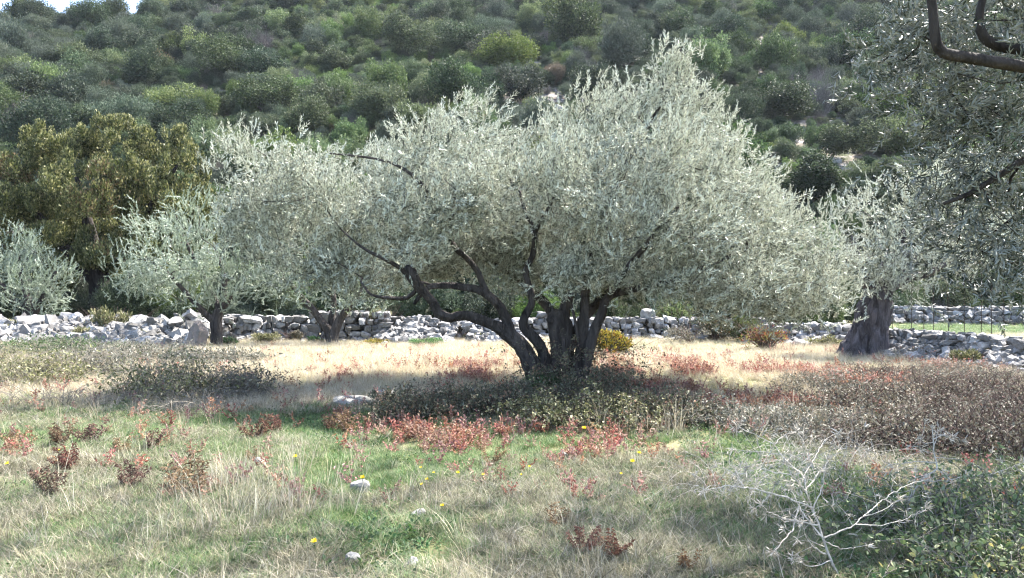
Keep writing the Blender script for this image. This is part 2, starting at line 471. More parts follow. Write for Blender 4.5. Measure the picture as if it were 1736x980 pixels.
# ------------------------------------------------------------------ stones
def ico(sub):
    import bmesh
    bm = bmesh.new(); bmesh.ops.create_icosphere(bm, subdivisions=sub, radius=1)
    bm.verts.ensure_lookup_table()
    V = np.array([v.co[:] for v in bm.verts]); T = np.array([[v.index for v in f.verts] for f in bm.faces])
    bm.free(); return V, T
ICO2 = ico(2); ICO3 = ico(3)

def rock_template(rng, base, blocky=0.6, rough=.12, planes=12):
    V, T = base
    V = V.copy()
    # cut by random planes for facets
    for k in range(planes):
        d = norm(rng.normal(size=3)); c = rng.uniform(.5, .85)
        s = V @ d
        V = V - np.maximum(s - c, 0)[:, None] * d[None]
    b = np.sign(V) * np.abs(V) ** .8
    V = V * (1 - blocky) + b * blocky
    V += rng.normal(0, rough * .25, V.shape)
    return V, T

def scatter_rocks(mb, tm, P, Sz, rng, tilt=.25):
    for p, s in zip(P, Sz):
        V, T = tm[rng.integers(len(tm))]
        e = Euler((rng.normal(0, tilt), rng.normal(0, tilt), rng.uniform(0, 6.28))).to_matrix()
        mb.add((V * np.asarray(s)[None]) @ np.array(e).T + p, None, T)

def box_rock(rng):
    """an angular quarried block: a subdivided cube, pulled in at the corners and cut by a few planes"""
    n = 4; V = []; idx = {}; T = []
    def vid(p):
        k = tuple(p)
        if k not in idx: idx[k] = len(V); V.append([2 * c / (n - 1) - 1 for c in p])
        return idx[k]
    for ax in range(3):
        for sd in (0, n - 1):
            for a in range(n - 1):
                for b in range(n - 1):
                    q = []
                    for da, db in ((0, 0), (1, 0), (1, 1), (0, 1)):
                        p = [0, 0, 0]; p[ax] = sd; p[(ax + 1) % 3] = a + da; p[(ax + 2) % 3] = b + db; q.append(vid(p))
                    if sd == 0: q = q[::-1]
                    T += [[q[0], q[1], q[2]], [q[0], q[2], q[3]]] if rng.random() < .5 else [[q[0], q[1], q[3]], [q[1], q[2], q[3]]]
    V = np.array(V); r = np.linalg.norm(V, axis=1, keepdims=True)
    V = V * (.80 + .12 / r) * .95
    for k in range(5):
        d = norm(rng.normal(size=3)); c = rng.uniform(.62, .98); V = V - np.maximum(V @ d - c, 0)[:, None] * d[None]
    V[:, 0] += V[:, 2] * rng.normal(0, .2); V[:, 1] += V[:, 0] * rng.normal(0, .15)
    return V + rng.normal(0, .05, V.shape), np.array(T)
rngs = np.random.default_rng(5)
ROCKS = [box_rock(rngs) for _ in range(14)]
ROCKS_FINE = [rock_template(rngs, ICO3, planes=12, rough=.1) for _ in range(6)]

def stone_wall(name, label, pts, height, depth, rng, size=.2, ruin=.3, bank=0.0, base=gz, tumble=30):
    """dry stone wall along pts (x, y): courses of stones, a rough coping, tumbled stones at the foot"""
    mb = MB()
    pts = np.asarray(pts, float)
    seg = np.linalg.norm(np.diff(pts, axis=0), axis=1); L = seg.sum(); cum = np.concatenate([[0], np.cumsum(seg)])
    def pos(s):
        i = min(np.searchsorted(cum, s, side='right') - 1, len(seg) - 1); t = (s - cum[i]) / seg[i]
        d = (pts[i + 1] - pts[i]) / seg[i]
        return pts[i] * (1 - t) + pts[i + 1] * t, d
    def top(s):
        hh = height(s / L) if callable(height) else height
        return hh * (1 + ruin * 1.6 * (float(fbm(s * .45, 3.3, int(size * 100), 3)) - .55))
    z = 0.0; row = 0
    P = []; Sz = []; A = []
    hmax = max(top(s) for s in np.linspace(0, L, 200))
    while z < hmax:
        rh = size * rng.uniform(.55, .85)
        for side in (-1, 1, 0):
            s = rng.uniform(0, size)
            while s < L:
                w = size * rng.choice([.5, .75, 1.0, 1.3, 1.9], p=[.2, .25, .25, .2, .1]) * rng.uniform(.85, 1.15)
                if z < top(s):
                    p, d = pos(s); nrm = np.array([d[1], -d[0]])
                    off = side * depth * .42 * (1 - .15 * z / hmax) + (bank * (1 - z / hmax) if side == 1 else 0)
                    q = p + nrm * (off + rng.normal(0, .035 + bank * .06))
                    P.append([q[0], q[1], float(base(q[0], q[1])) + z + rh * .5 + rng.normal(0, .012)])
                    Sz.append([w * .56, size * rng.uniform(.55, .95), rh * rng.uniform(.54, .72)]); A.append(math.atan2(d[1], d[0]))
                s += w * (1.0 if side else 1.5)
        z += rh
    for p, s3, a in zip(P, Sz, A):
        V, T = ROCKS[rng.integers(len(ROCKS))]
        e = np.array(Euler((rng.normal(0, .13), rng.normal(0, .13), a + rng.normal(0, .15) + (math.pi if rng.random() < .5 else 0))).to_matrix())
        mb.add((V * np.array(s3)) @ e.T + np.array(p), None, T)
    # tumbled stones on the bank and at the foot
    TP = []; TS = []
    for k in range(tumble):
        s = rng.uniform(0, L); p, d = pos(s); nrm = np.array([d[1], -d[0]])
        u = rng.random(); o = depth * .5 + (bank + .5) * u
        q = p + nrm * o
        sz = size * rng.uniform(.4, 1.25)
        TP.append([q[0], q[1], float(base(q[0], q[1])) + (1 - u) ** 1.3 * top(s) * .8 * (1 if bank > .2 else .1) + sz * .15]); TS.append([sz * .6, sz * .5, sz * .4])
    scatter_rocks(mb, ROCKS, np.array(TP), TS, rng, .5)
    o = link(name, mb.mesh(name, [M['stone']]))
    tag(o, label, 'wall')
    return o

def gxy(px, Y): return [(px - 868) / F * Y, Y]
rw = np.random.default_rng(21)
def rubble_bank(label, pts, hh, width, n, rng):
    mb = MB(); pts = np.asarray(pts, float); P = []; Sz = []
    for k in range(n):
        t = rng.random() * (len(pts) - 1); i = min(int(t), len(pts) - 2); p = pts[i] + (pts[i + 1] - pts[i]) * (t - i)
        u = rng.uniform(-.35, 1) ; q = p + np.array([rng.normal(0, .1), -u * width])
        prof = hh * max(0, 1 - max(u, -u * 1.6) ** 1.2) * (.35 + 1.2 * float(fbm(q[0] * .55, q[1] * .8, 91, 3)))
        a = rng.choice([.05, .08, .12, .20], p=[.34, .36, .24, .06]) * rng.uniform(.8, 1.25)
        P.append([q[0], q[1], float(gz(q[0], q[1])) + prof * rng.uniform(.75, 1.02) + a * .15]); Sz.append([a * rng.uniform(.9, 1.3), a * .85, a * rng.uniform(.5, .9)])
    scatter_rocks(mb, ROCKS, np.array(P), Sz, rng, .55)
    # earth core under the stones
    xs_ = np.linspace(pts[0][0], pts[-1][0], 60); us = np.linspace(-.35, 1, 12); yc = np.interp(xs_, pts[:, 0], pts[:, 1])
    V = np.array([[x, y - u * width, float(gz(x, y - u * width)) - .06 + .8 * hh * max(0, 1 - max(u, -u * 1.6) ** 1.2) * (.35 + 1.2 * float(fbm(x * .55, (y - u * width) * .8, 91, 3)))] for x, y in zip(xs_, yc) for u in us])
    a = np.arange(59)[:, None] * 12 + np.arange(11)[None]; Q = np.stack([a, a + 1, a + 13, a + 12], -1).reshape(-1, 4)
    o = link('rubble_wall', mb.mesh('rubble_wall', [M['stone']])); tag(o, label, 'wall')
    link('earth_core', new_mesh('earth_core', V, Q, None, [M['ground']], None, True), o)
rubble_bank('collapsed pale rubble wall spread as a bank behind the left thicket and small olive', [gxy(-260, 22.8), gxy(0, 22.5), gxy(200, 22.3), gxy(385, 22.0)], .60, 2.6, 4200, rw)
stone_wall('dry_stone_wall', 'upright grey dry stone wall running behind the two thin olive trunks', [gxy(378, 21.9), gxy(560, 22), gxy(660, 22)],
           lambda t: .64, .6, rw, .22, .5, .15, tumble=60)
stone_wall('dry_stone_wall', 'heaped white stone wall seen under the left limb of the big olive', [gxy(660, 22), gxy(780, 21.8), gxy(870, 22.1)],
           lambda t: .66 - .1 * t, .7, rw, .21, .5, 1.0, tumble=420)
stone_wall('dry_stone_wall', 'low neat grey stone wall running behind the round yellow bush', [gxy(872, 22.3), gxy(1000, 22.4), gxy(1120, 22.4), gxy(1270, 22.2)],
           lambda t: .60, .6, rw, .21, .5, .12, tumble=60)
stone_wall('dry_stone_wall', 'broken rubble wall between the red bush and the ancient hollow olive', [gxy(1275, 21.6), gxy(1360, 21), gxy(1440, 20.4)],
           lambda t: .52, .7, rw, .2, .5, .6, tumble=120)
stone_wall('dry_stone_wall', 'low pale wall of big loose stones beside the ancient olive, below the fence', [gxy(1490, 17.6), gxy(1600, 16.6), gxy(1700, 15.2), gxy(1850, 13.4)],
           lambda t: .46 + .1 * t, .7, rw, .17, .3, .5, tumble=420)
stone_wall('dry_stone_wall', 'far white stone wall across the sunny meadow behind the fence', [gxy(1500, 31), gxy(1600, 30.5), gxy(1760, 30), gxy(2000, 29)],
           lambda t: .62, .7, rw, .25, .3, .4, tumble=120)

# ------------------------------------------------------------------ tree skeletons
def grow(limbs, attract, rng, bias=.22, tip=.0045, wig=.08, power=2.25):
    """limbs: list of (points, radii) given by hand; attract: points the twigs must reach. Returns limb tubes, branch chains, twig nodes."""
    pos = []; par = []; rad0 = []; dist = []
    for (P, R) in limbs:
        P, R = smooth_poly(P, R, .12)
        if not pos: p0 = -1
        else:
            A = np.array(pos); d = np.linalg.norm(A - P[0], axis=1); p0 = int(d.argmin())
        for p, r in zip(P, R):
            pos.append(p); par.append(p0); rad0.append(r)
            dist.append(0 if p0 < 0 else dist[p0] + np.linalg.norm(p - pos[p0])); p0 = len(pos) - 1
    nl = len(pos)
    A = np.asarray(attract, float).copy(); n = len(A)
    best = np.full(n, 1e9); bi = np.zeros(n, int)
    def upd(new):
        nonlocal best, bi
        Pn = np.array([pos[i] for i in new]); Dn = np.array([dist[i] for i in new])
        c = np.linalg.norm(A[:, None] - Pn[None], axis=2) + bias * Dn[None]
        k = c.argmin(1); v = c[np.arange(n), k]; b = v < best
        best = np.where(b, v, best); bi = np.where(b, np.array(new)[k], bi)
    for i in range(0, nl, 400): upd(list(range(i, min(nl, i + 400))))
    left = np.ones(n, bool); tips = []
    while left.any():
        k = int(np.where(left, best, 1e12).argmin()); left[k] = False
        q = bi[k]; a = pos[q]; b = A[k]; d = np.linalg.norm(b - a); m = max(1, int(d / .16))
        pd = norm(a - pos[par[q]]) if par[q] >= 0 else np.array([0, 0, 1.0])
        new = []
        for j in range(1, m + 1):
            t = j / m
            p = a + (b - a) * t + pd * d * .22 * t * (1 - t) * 2 + (rng.normal(0, wig * d * .25, 3) * t * (1 - t) * 2 if j < m else 0)
            pos.append(p); par.append(q); rad0.append(0); dist.append(dist[q] + np.linalg.norm(p - pos[q])); q = len(pos) - 1; new.append(q)
        tips.append(q); upd(new)
    N = len(pos); acc = np.zeros(N); rad = np.zeros(N); ch = [[] for _ in range(N)]
    for i in range(N):
        if par[i] >= 0: ch[par[i]].append(i)
    for i in range(N - 1, -1, -1):
        r = max(acc[i] ** (1 / power) if acc[i] > 0 else tip, tip)
        rad[i] = rad0[i] if i < nl else r
        if par[i] >= 0: acc[par[i]] += r ** power if i >= nl else 0
    pos = np.array(pos)
    # chains of grown branches
    chains = []; seen = np.zeros(N, bool)
    for i in range(nl, N):
        if seen[i]: continue
        c = [par[i]] if par[i] >= 0 else []
        j = i
        while True:
            c.append(j); seen[j] = True
            nx = [k for k in ch[j] if k >= nl and not seen[k]]
            if not nx: break
            j = max(nx, key=lambda k: rad[k])
        R = rad[c].copy(); R[0] = min(R[0], R[1] * 1.15)
        chains.append((pos[c], R))
    return chains, pos, np.array(par), rad, nl, tips

def lobes_points(lobes, dens, rng, shell=.55, minpts=6):
    """lobes: (centre, radii). Points inside, thinned towards the centre."""
    out = []; outd = []
    for c, r in lobes:
        c = np.asarray(c); r = np.asarray(r)
        vol = 4.19 * r.prod(); n = max(minpts, int(dens * vol))
        u = rand_dirs(n, rng); s = shell + (1 - shell) * rng.random(n) ** .6
        out.append(c + u * r * s[:, None]); outd.append(norm(u / r))
    return np.concatenate(out), np.concatenate(outd)

def olive(name, label, base, limbs, lobes, rng, dens=7, per=9, leafmat='olive', sprig=None, scale=1.0, barkm='bark', group=None, gnarl=.13,
          up=.55, out=.7, spread=.30, wig=.5, lean=(0, 0, 0), twig_sides=4, extra_up=None, minz=None, tipr=.0045):
    root = thing(name, label, 'tree', base, group)
    base = np.asarray(base, float)
    A, AD = lobes_points(lobes, dens, rng)
    if minz is not None:
        k = A[:, 2] > minz; A = A[k]; AD = AD[k]
    chains, pos, par, rad, nl, tips = grow(limbs, A, rng, tip=tipr)
    mb = MB()
    for (P, R) in limbs:
        P2, R2 = smooth_poly(P, R, .07)
        mb.add(*tube(P2 - base, R2, 14 if max(R) > .05 else 8, gnarl, rng))
    link('trunk', mb.mesh(name + '_trunk', [M[barkm]], True), root)
    mb = MB()
    for P, R in chains:
        mb.add(*tube(P - base, R, 6 if R.max() > .02 else twig_sides, 0, rng, cap=False))
    link('branches', mb.mesh(name + '_branches', [M[barkm]], True), root)
    # sprigs
    n = len(A)
    P = np.repeat(A, per, 0) + rng.normal(0, spread, (n * per, 3)) * .6
    D = np.repeat(AD, per, 0) * out + np.array([0, 0, up]) + np.asarray(lean) + rng.normal(0, wig, (n * per, 3))
    D = norm(D); P = P - D * .15
    if sprig is None: sprig = [sprig_template(rng) for _ in range(10)]
    sc = scale * rng.uniform(.75, 1.25, len(P))
    p, d, nn, l, w = place_sprigs(sprig, P - base, D, sc, rng)
    V, Q = leaf_geo(p, d, nn, l, w)
    c = link('crown', new_mesh(name + '_crown', V, Q, None, [M[leafmat]]), root)
    print(name, 'attractors', n, 'leaves', len(p))
    return root

def L(px, py, rx, rz, Y, ry):
    k = Y / F
    return (at(px, py, Y), np.array([rx * k, ry, rz * k]))

# ------------------------------------------------------------------ the big olive in the middle
Y0 = 11.3
def pl(*pts): return np.array([at(px, py, Y0 + dy) for px, py, dy in pts])
limbs_main = [
    (pl((925, 700, 0), (912, 660, 0), (899, 619, 0), (883, 586, -.05), (858, 564, -.1), (836, 550, -.15), (808, 539, -.25), (786, 533, -.3), (764, 538, -.35), (744, 530, -.4), (735, 512, -.45), (722, 498, -.5), (706, 480, -.55), (697, 463, -.6), (690, 452, -.6)),
     [.17, .135, .12, .11, .10, .075, .07, .066, .066, .064, .06, .06, .075, .09, .055]),
    (pl((866, 570, -.1), (860, 545, -.1), (849, 522, -.15), (830, 503, -.2), (811, 492, -.25), (786, 487, -.3), (753, 484, -.35), (722, 489, -.45), (702, 515, -.5)),
     [.09, .075, .066, .064, .058, .05, .045, .04, .025]),
    (pl((830, 503, -.2), (819, 481, -.2), (808, 456, -.2), (791, 437, -.25), (772, 421, -.3), (762, 400, -.3), (763, 370, -.3), (770, 330, -.2), (780, 280, 0)),
     [.05, .048, .045, .043, .04, .04, .036, .03, .02]),
    (pl((940, 690, .15), (925, 640, .1), (920, 597, .1), (910, 578, .1), (888, 555, .1), (889, 539, .1), (899, 520, .1), (902, 506, .1), (894, 475, .1), (892, 456, .1), (903, 434, .1), (907, 394, .1), (893, 365, .2), (880, 320, .3)),
     [.13, .11, .075, .07, .066, .06, .055, .052, .046, .044, .042, .036, .028, .02]),
    (pl((907, 394, .1), (918, 372, 0), (932, 350, -.1), (950, 310, -.1)), [.03, .026, .022, .016]),
    (pl((702, 480, -.55), (680, 455, -.7), (650, 438, -.8), (615, 420, -.7), (580, 390, -.3), (550, 350, .2)), [.05, .03, .024, .016, .012, .008]),
    (pl((706, 490, -.5), (690, 505, -.5), (660, 505, -.6), (630, 500, -.7), (612, 478, -.7)), [.03, .028, .024, .02, .012]),
    (pl((955, 700, .1), (952, 640, .1), (953, 608, .1), (950, 575, .1), (946, 548, .1), (943, 530, .1)), [.22, .19, .175, .165, .165, .12]),
    (pl((953, 560, .15), (957, 530, .2), (962, 510, .2), (975, 480, .3), (985, 440, .4), (990, 390, .5)), [.11, .085, .07, .06, .05, .035]),
    (pl((985, 700, .05), (984, 650, .0), (985, 611, 0), (990, 558, 0), (992, 525, 0), (994, 489, .1), (1005, 440, .2), (1020, 380, .3), (1050, 300, .3), (1090, 230, .2), (1130, 160, .1)),
     [.15, .12, .085, .07, .062, .056, .05, .045, .038, .03, .018]),
    (pl((985, 640, -.05), (998, 595, -.05), (1007, 564, -.05), (1021, 530, -.1), (1032, 503, -.1), (1062, 494, -.2), (1090, 488, -.3), (1140, 475, -.4), (1200, 450, -.4), (1270, 420, -.3)),
     [.10, .085, .075, .066, .058, .05, .042, .036, .03, .02]),
    (pl((983, 620, -.12), (979, 564, -.15), (973, 535, -.15), (966, 506, -.1)), [.03, .024, .02, .015]),
    (pl((960, 600, .2), (990, 540, .9), (1060, 470, 1.5), (1150, 420, 1.8), (1250, 380, 1.8)), [.09, .07, .055, .04, .02]),
    (pl((950, 580, .2), (930, 520, .9), (860, 460, 1.6), (780, 400, 1.9), (690, 350, 1.8), (600, 320, 1.5)), [.09, .07, .055, .04, .03, .02]),
    (pl((1032, 503, -.1), (1060, 460, -.6), (1100, 410, -1.1), (1150, 350, -1.3)), [.05, .042, .034, .02]),
    (pl((763, 370, -.3), (730, 330, -.8), (690, 290, -.8), (640, 270, -.5), (560, 260, -.1)), [.034, .03, .024, .018, .012]),
    (pl((942, 545, .1), (932, 542, .0)), [.09, .06]),
]
ML = []
for px, py, rx, rz, dy, ry in [
    (425, 268, 48, 42, .1, .7), (470, 330, 80, 60, .2, .8), (530, 284, 50, 44, .2, .8), (440, 385, 55, 55, .3, .7), (520, 420, 75, 60, .2, .8), (606, 352, 60, 55, .1, .9), (600, 440, 70, 55, .1, .8),
    (676, 300, 48, 44, -.3, .8), (725, 255, 55, 45, -.3, .8), (785, 222, 48, 46, -.1, .7), (840, 250, 50, 48, -.1, .8), (750, 325, 90, 60, -1.0, .8), (690, 385, 70, 50, -.9, .6),
    (860, 320, 75, 60, -.9, .8), (945, 245, 48, 48, .1, .8), (1005, 215, 50, 48, .1, .8), (1050, 200, 45, 46, 0, .7), (1120, 180, 42, 46, 0, .6), (1145, 130, 22, 34, .0, .35), (1172, 185, 30, 36, .1, .4),
    (990, 310, 90, 65, -.9, .9), (1110, 270, 85, 65, -.7, .9), (1225, 235, 50, 42, .1, .8), (1240, 300, 65, 60, -.2, .9), (1290, 370, 60, 58, -.1, .9), (1180, 370, 85, 60, -1.1, .8), (1080, 390, 80, 50, -1.2, .6),
    (1350, 410, 50, 45, .1, .8), (1390, 455, 42, 42, .2, .8), (1330, 480, 60, 40, -.1, .9), (1260, 455, 70, 50, -.7, .8), (1230, 500, 60, 28, -.2, .8), (1150, 460, 75, 35, -.6, .8), (1400, 500, 35, 25, .2, .6),
    (820, 410, 75, 45, .9, .6), (930, 400, 80, 55, .8, .7), (1010, 430, 60, 45, .7, .6), (720, 430, 60, 45, .9, .7), (860, 465, 50, 30, .9, .5), (1060, 455, 50, 32, .6, .6),
    (510, 345, 70, 60, 1.5, .9), (700, 320, 100, 70, 1.7, 1.0), (850, 310, 100, 70, 1.9, 1.0), (1000, 300, 100, 75, 2.0, 1.0), (1150, 320, 100, 80, 1.9, 1.0), (1270, 390, 80, 70, 1.6, .9), (1100, 430, 100, 50, 1.8, .8),
    (960, 440, 80, 45, 1.9, .8), (780, 420, 80, 50, 1.9, .8), (640, 400, 70, 60, 1.6, .8), (1220, 460, 80, 45, 1.5, .8), (600, 470, 45, 30, .0, .6), (660, 465, 40, 26, .2, .6),
    (1010, 455, 60, 34, -.55, .5), (1095, 462, 70, 34, -.6, .5), (945, 440, 40, 34, -.45, .4), (1180, 480, 70, 28, -.7, .6), (1000, 380, 130, 50, .7, .6), (1150, 420, 110, 50, .4, .6), (820, 380, 110, 55, 1.2, .6), (900, 450, 120, 40, 1.4, .6), (1080, 460, 110, 36, 1.1, .6), (700, 430, 90, 45, 1.3, .6), (1230, 440, 90, 50, .4, .6), (620, 400, 80, 50, .9, .6), (1330, 500, 60, 28, .2, .7), (1270, 505, 60, 26, .3, .7)]:
    ML.append(L(px, py, rx, rz, Y0 + dy, ry))
r1 = np.random.default_rng(101)
MAIN_SPRIG = [sprig_template(r1, n=8, step=.021, L=.055, Wd=.012, ang=38, nr=.6) for _ in range(14)]
main = olive('olive_tree', 'large silvery many-stemmed olive spreading wide in the centre of the field', gp(950, 668), limbs_main, ML, r1,
             dens=17, per=29, leafmat='olive', up=.62, out=.55, lean=(.22, -.08, 0), wig=.38, spread=.28, scale=1.1, gnarl=.27, sprig=MAIN_SPRIG)

# ------------------------------------------------------------------ other olives
def simple_limbs(base_px, base_py, Y, segs):
    return [(np.array([at(px, py, Y + dy) for px, py, dy in s]), r) for s, r in segs]

r2 = np.random.default_rng(102)
SMALL_SPRIG = [sprig_template(r2, n=11, step=.024, L=.06, Wd=.015, ang=32) for _ in range(10)]
Yb = 19.6
olive('olive_tree', 'small thin-trunked olive with forked trunk beside the upright stone', gp(366, 588),
      simple_limbs(0, 0, Yb, [
          (((366, 600, 0), (367, 588, 0), (368, 565, 0), (366, 545, 0), (370, 530, 0), (378, 510, .1), (380, 470, .2), (365, 420, .1)), [.19, .16, .14, .15, .12, .08, .06, .03]),
          (((366, 545, 0), (352, 535, -.1), (335, 518, -.2), (310, 490, -.2), (280, 460, -.1), (250, 440, 0)), [.11, .085, .07, .055, .04, .02]),
          (((368, 540, 0), (372, 525, .2), (345, 470, .4), (320, 420, .4), (300, 380, .3)), [.09, .075, .06, .045, .02]),
          (((370, 532, 0), (385, 515, -.1), (400, 490, -.2)), [.07, .05, .02])]),
      [L(265, 375, 42, 35, Yb, .8), L(325, 365, 42, 32, Yb, .8), L(300, 430, 70, 48, Yb - .4, .9), L(230, 460, 50, 35, Yb, .8), L(340, 470, 60, 38, Yb - .5, .8), L(370, 420, 50, 55, Yb + .2, .9),
       L(280, 490, 50, 28, Yb, .8), L(390, 480, 35, 35, Yb, .6), L(300, 440, 80, 60, Yb + 1.2, .8), L(365, 505, 35, 16, Yb, .5), L(210, 470, 32, 18, Yb, .6)],
      r2, dens=6, per=15, leafmat='olive_far', scale=1.05, wig=.45, up=.7, spread=.32, sprig=SMALL_SPRIG, minz=1.0, tipr=.006)
r3 = np.random.default_rng(103)
Yb = 20.2
olive('olive_tree', 'small olive with twin gnarled stems standing just left of the big olive', gp(562, 584),
      simple_limbs(0, 0, Yb, [
          (((566, 595, 0), (564, 583, 0), (556, 560, 0), (545, 545, 0), (530, 525, 0), (500, 490, .1), (470, 450, .1)), [.20, .17, .12, .10, .085, .06, .03]),
          (((563, 590, -.1), (568, 560, -.1), (580, 535, -.1), (598, 515, -.2), (620, 480, -.1), (640, 450, 0)), [.15, .12, .10, .08, .055, .03]),
          (((561, 575, .1), (562, 545, .1), (566, 510, .2), (560, 460, .3), (550, 410, .3)), [.12, .09, .07, .05, .03])]),
      [L(450, 440, 55, 50, Yb, .9), L(520, 440, 60, 55, Yb - .3, .9), L(590, 450, 60, 55, Yb, .9), L(640, 470, 45, 40, Yb + .2, .8), L(500, 490, 50, 28, Yb - .3, .8), L(590, 500, 50, 25, Yb - .3, .8),
       L(540, 390, 70, 50, Yb + .4, 1.0), L(440, 480, 40, 30, Yb, .7)],
      r3, dens=5.5, per=13, leafmat='olive_far', scale=1.05, wig=.45, up=.5, spread=.34, sprig=SMALL_SPRIG, minz=.95, tipr=.006)
r4 = np.random.default_rng(104)
Yb = 25.0
olive('olive_tree', 'bushy pale olive at the left edge behind the rubble wall', at(55, 560, Yb) * np.array([1, 1, 0]),
      simple_limbs(0, 0, Yb, [
          (((55, 575, 0), (55, 555, 0), (50, 520, 0), (40, 480, 0), (30, 430, 0)), [.22, .18, .14, .09, .04]),
          (((54, 540, 0), (75, 500, 0), (95, 460, 0)), [.12, .08, .04]), (((54, 540, 0), (20, 500, 0), (-20, 460, 0)), [.12, .08, .04])]),
      [L(35, 425, 40, 35, Yb, 1.0), L(85, 470, 38, 38, Yb, 1.0), L(20, 480, 60, 45, Yb - .5, 1.0), L(-40, 450, 50, 55, Yb, 1.0), L(60, 505, 55, 25, Yb - .4, 1.0), L(0, 430, 40, 30, Yb + .6, 1.0), L(-90, 480, 50, 45, Yb, 1.0)],
      r4, dens=6, per=16, leafmat='olive_far', scale=1.15, wig=.45, up=.75, spread=.34, sprig=SMALL_SPRIG, tipr=.007)

# the ancient olive on the right
r5 = np.random.default_rng(105)
Yb = 16.8
def old_trunk(root):
    """wide fluted trunk, twisted, with a hollow side stem"""
    mb = MB()
    rng = np.random.default_rng(7)
    n = 30; seg = 44
    for (pts, rads, fl) in (
        ([(1461, 620), (1463, 604), (1468, 585), (1474, 560), (1479, 537), (1485, 515), (1492, 488)], [.52, .46, .39, .35, .34, .31, .24], 1.0),
        ([(1489, 566), (1496, 548), (1501, 532), (1499, 515), (1490, 498)], [.06, .11, .12, .11, .06], .4),
        ([(1428, 612), (1440, 597), (1452, 578), (1464, 552)], [.10, .15, .15, .06], .6),
        ([(1492, 612), (1488, 598), (1482, 575), (1480, 550)], [.12, .15, .13, .05], .6),
        ([(1452, 560), (1458, 545), (1468, 532)], [.05, .12, .06], .6)):
        P = np.array([at(a, b, Yb + (.12 if fl == .4 else 0)) for a, b in pts])
        P2, R2 = smooth_poly(P, rads, .05)
        V, Q, T = tube(P2, R2, seg, 0, rng)
        nn = len(P2)
        th = np.arange(seg) * 2 * math.pi / seg; tt = np.arange(nn)[:, None] / nn
        k = 1 + fl * (.15 * np.abs(np.sin(3.5 * th + 4.5 * tt + 1)) + .12 * np.abs(np.sin(6.5 * th - 3.5 * tt + 2)) + .05 * np.sin(17 * th + 8 * tt) - .15) + fl * .16 * (fbm(th[None] * 3 + tt * 0, tt * 14 + 0 * th[None], 77, 3) - .5) * 2
        k = k * (1 + fl * .35 * (1 - tt) ** 6 * (np.sin(3 * th + .5) * .5 + .5))
        VV = V[:nn * seg].reshape(nn, seg, 3)
        VV = P2[:, None] + (VV - P2[:, None]) * k[..., None]
        V = np.concatenate([VV.reshape(-1, 3), V[nn * seg:]])
        mb.add(V - np.array(root.location), Q, T)
    return mb.mesh('ancient_trunk', [M['bark_old']], True)
old = olive('olive_tree', 'ancient olive with a thick fluted hollow trunk on the right', gp(1465, 605),
      simple_limbs(0, 0, Yb, [
          (((1488, 520, 0), (1492, 490, 0), (1500, 460, .1), (1520, 420, .2), (1550, 370, .3), (1580, 320, .3)), [.22, .18, .14, .10, .06, .03]),
          (((1484, 510, 0), (1470, 480, -.1), (1455, 440, -.1), (1445, 400, 0)), [.15, .11, .08, .03]),
          (((1492, 500, 0), (1530, 475, -.2), (1580, 460, -.3), (1630, 430, -.2)), [.14, .10, .07, .03])]),
      [L(1440, 380, 42, 38, Yb + .2, .9), L(1500, 350, 50, 42, Yb + .3, 1.0), L(1470, 430, 50, 45, Yb - .5, .9), L(1530, 430, 60, 55, Yb - .6, 1.0), L(1580, 380, 60, 60, Yb, 1.1), L(1600, 460, 60, 35, Yb - .3, 1.0),
       L(1640, 400, 60, 55, Yb + .2, 1.1), L(1560, 300, 45, 38, Yb + .4, 1.0), L(1490, 475, 40, 20, Yb - .6, .6), L(1420, 420, 25, 30, Yb, .5), L(1550, 480, 50, 22, Yb - .5, .8), L(1640, 310, 50, 45, Yb + .4, 1.0)],
      r5, dens=6, per=12, leafmat='olive', scale=1.2, wig=.4, up=.5, sprig=SMALL_SPRIG, spread=.34, barkm='bark_old', minz=1.05, tipr=.006)
old_me = old_trunk(old)
tr = [c for c in old.children if c.name.startswith('trunk')][0]
bo = link('stem', old_me, old)

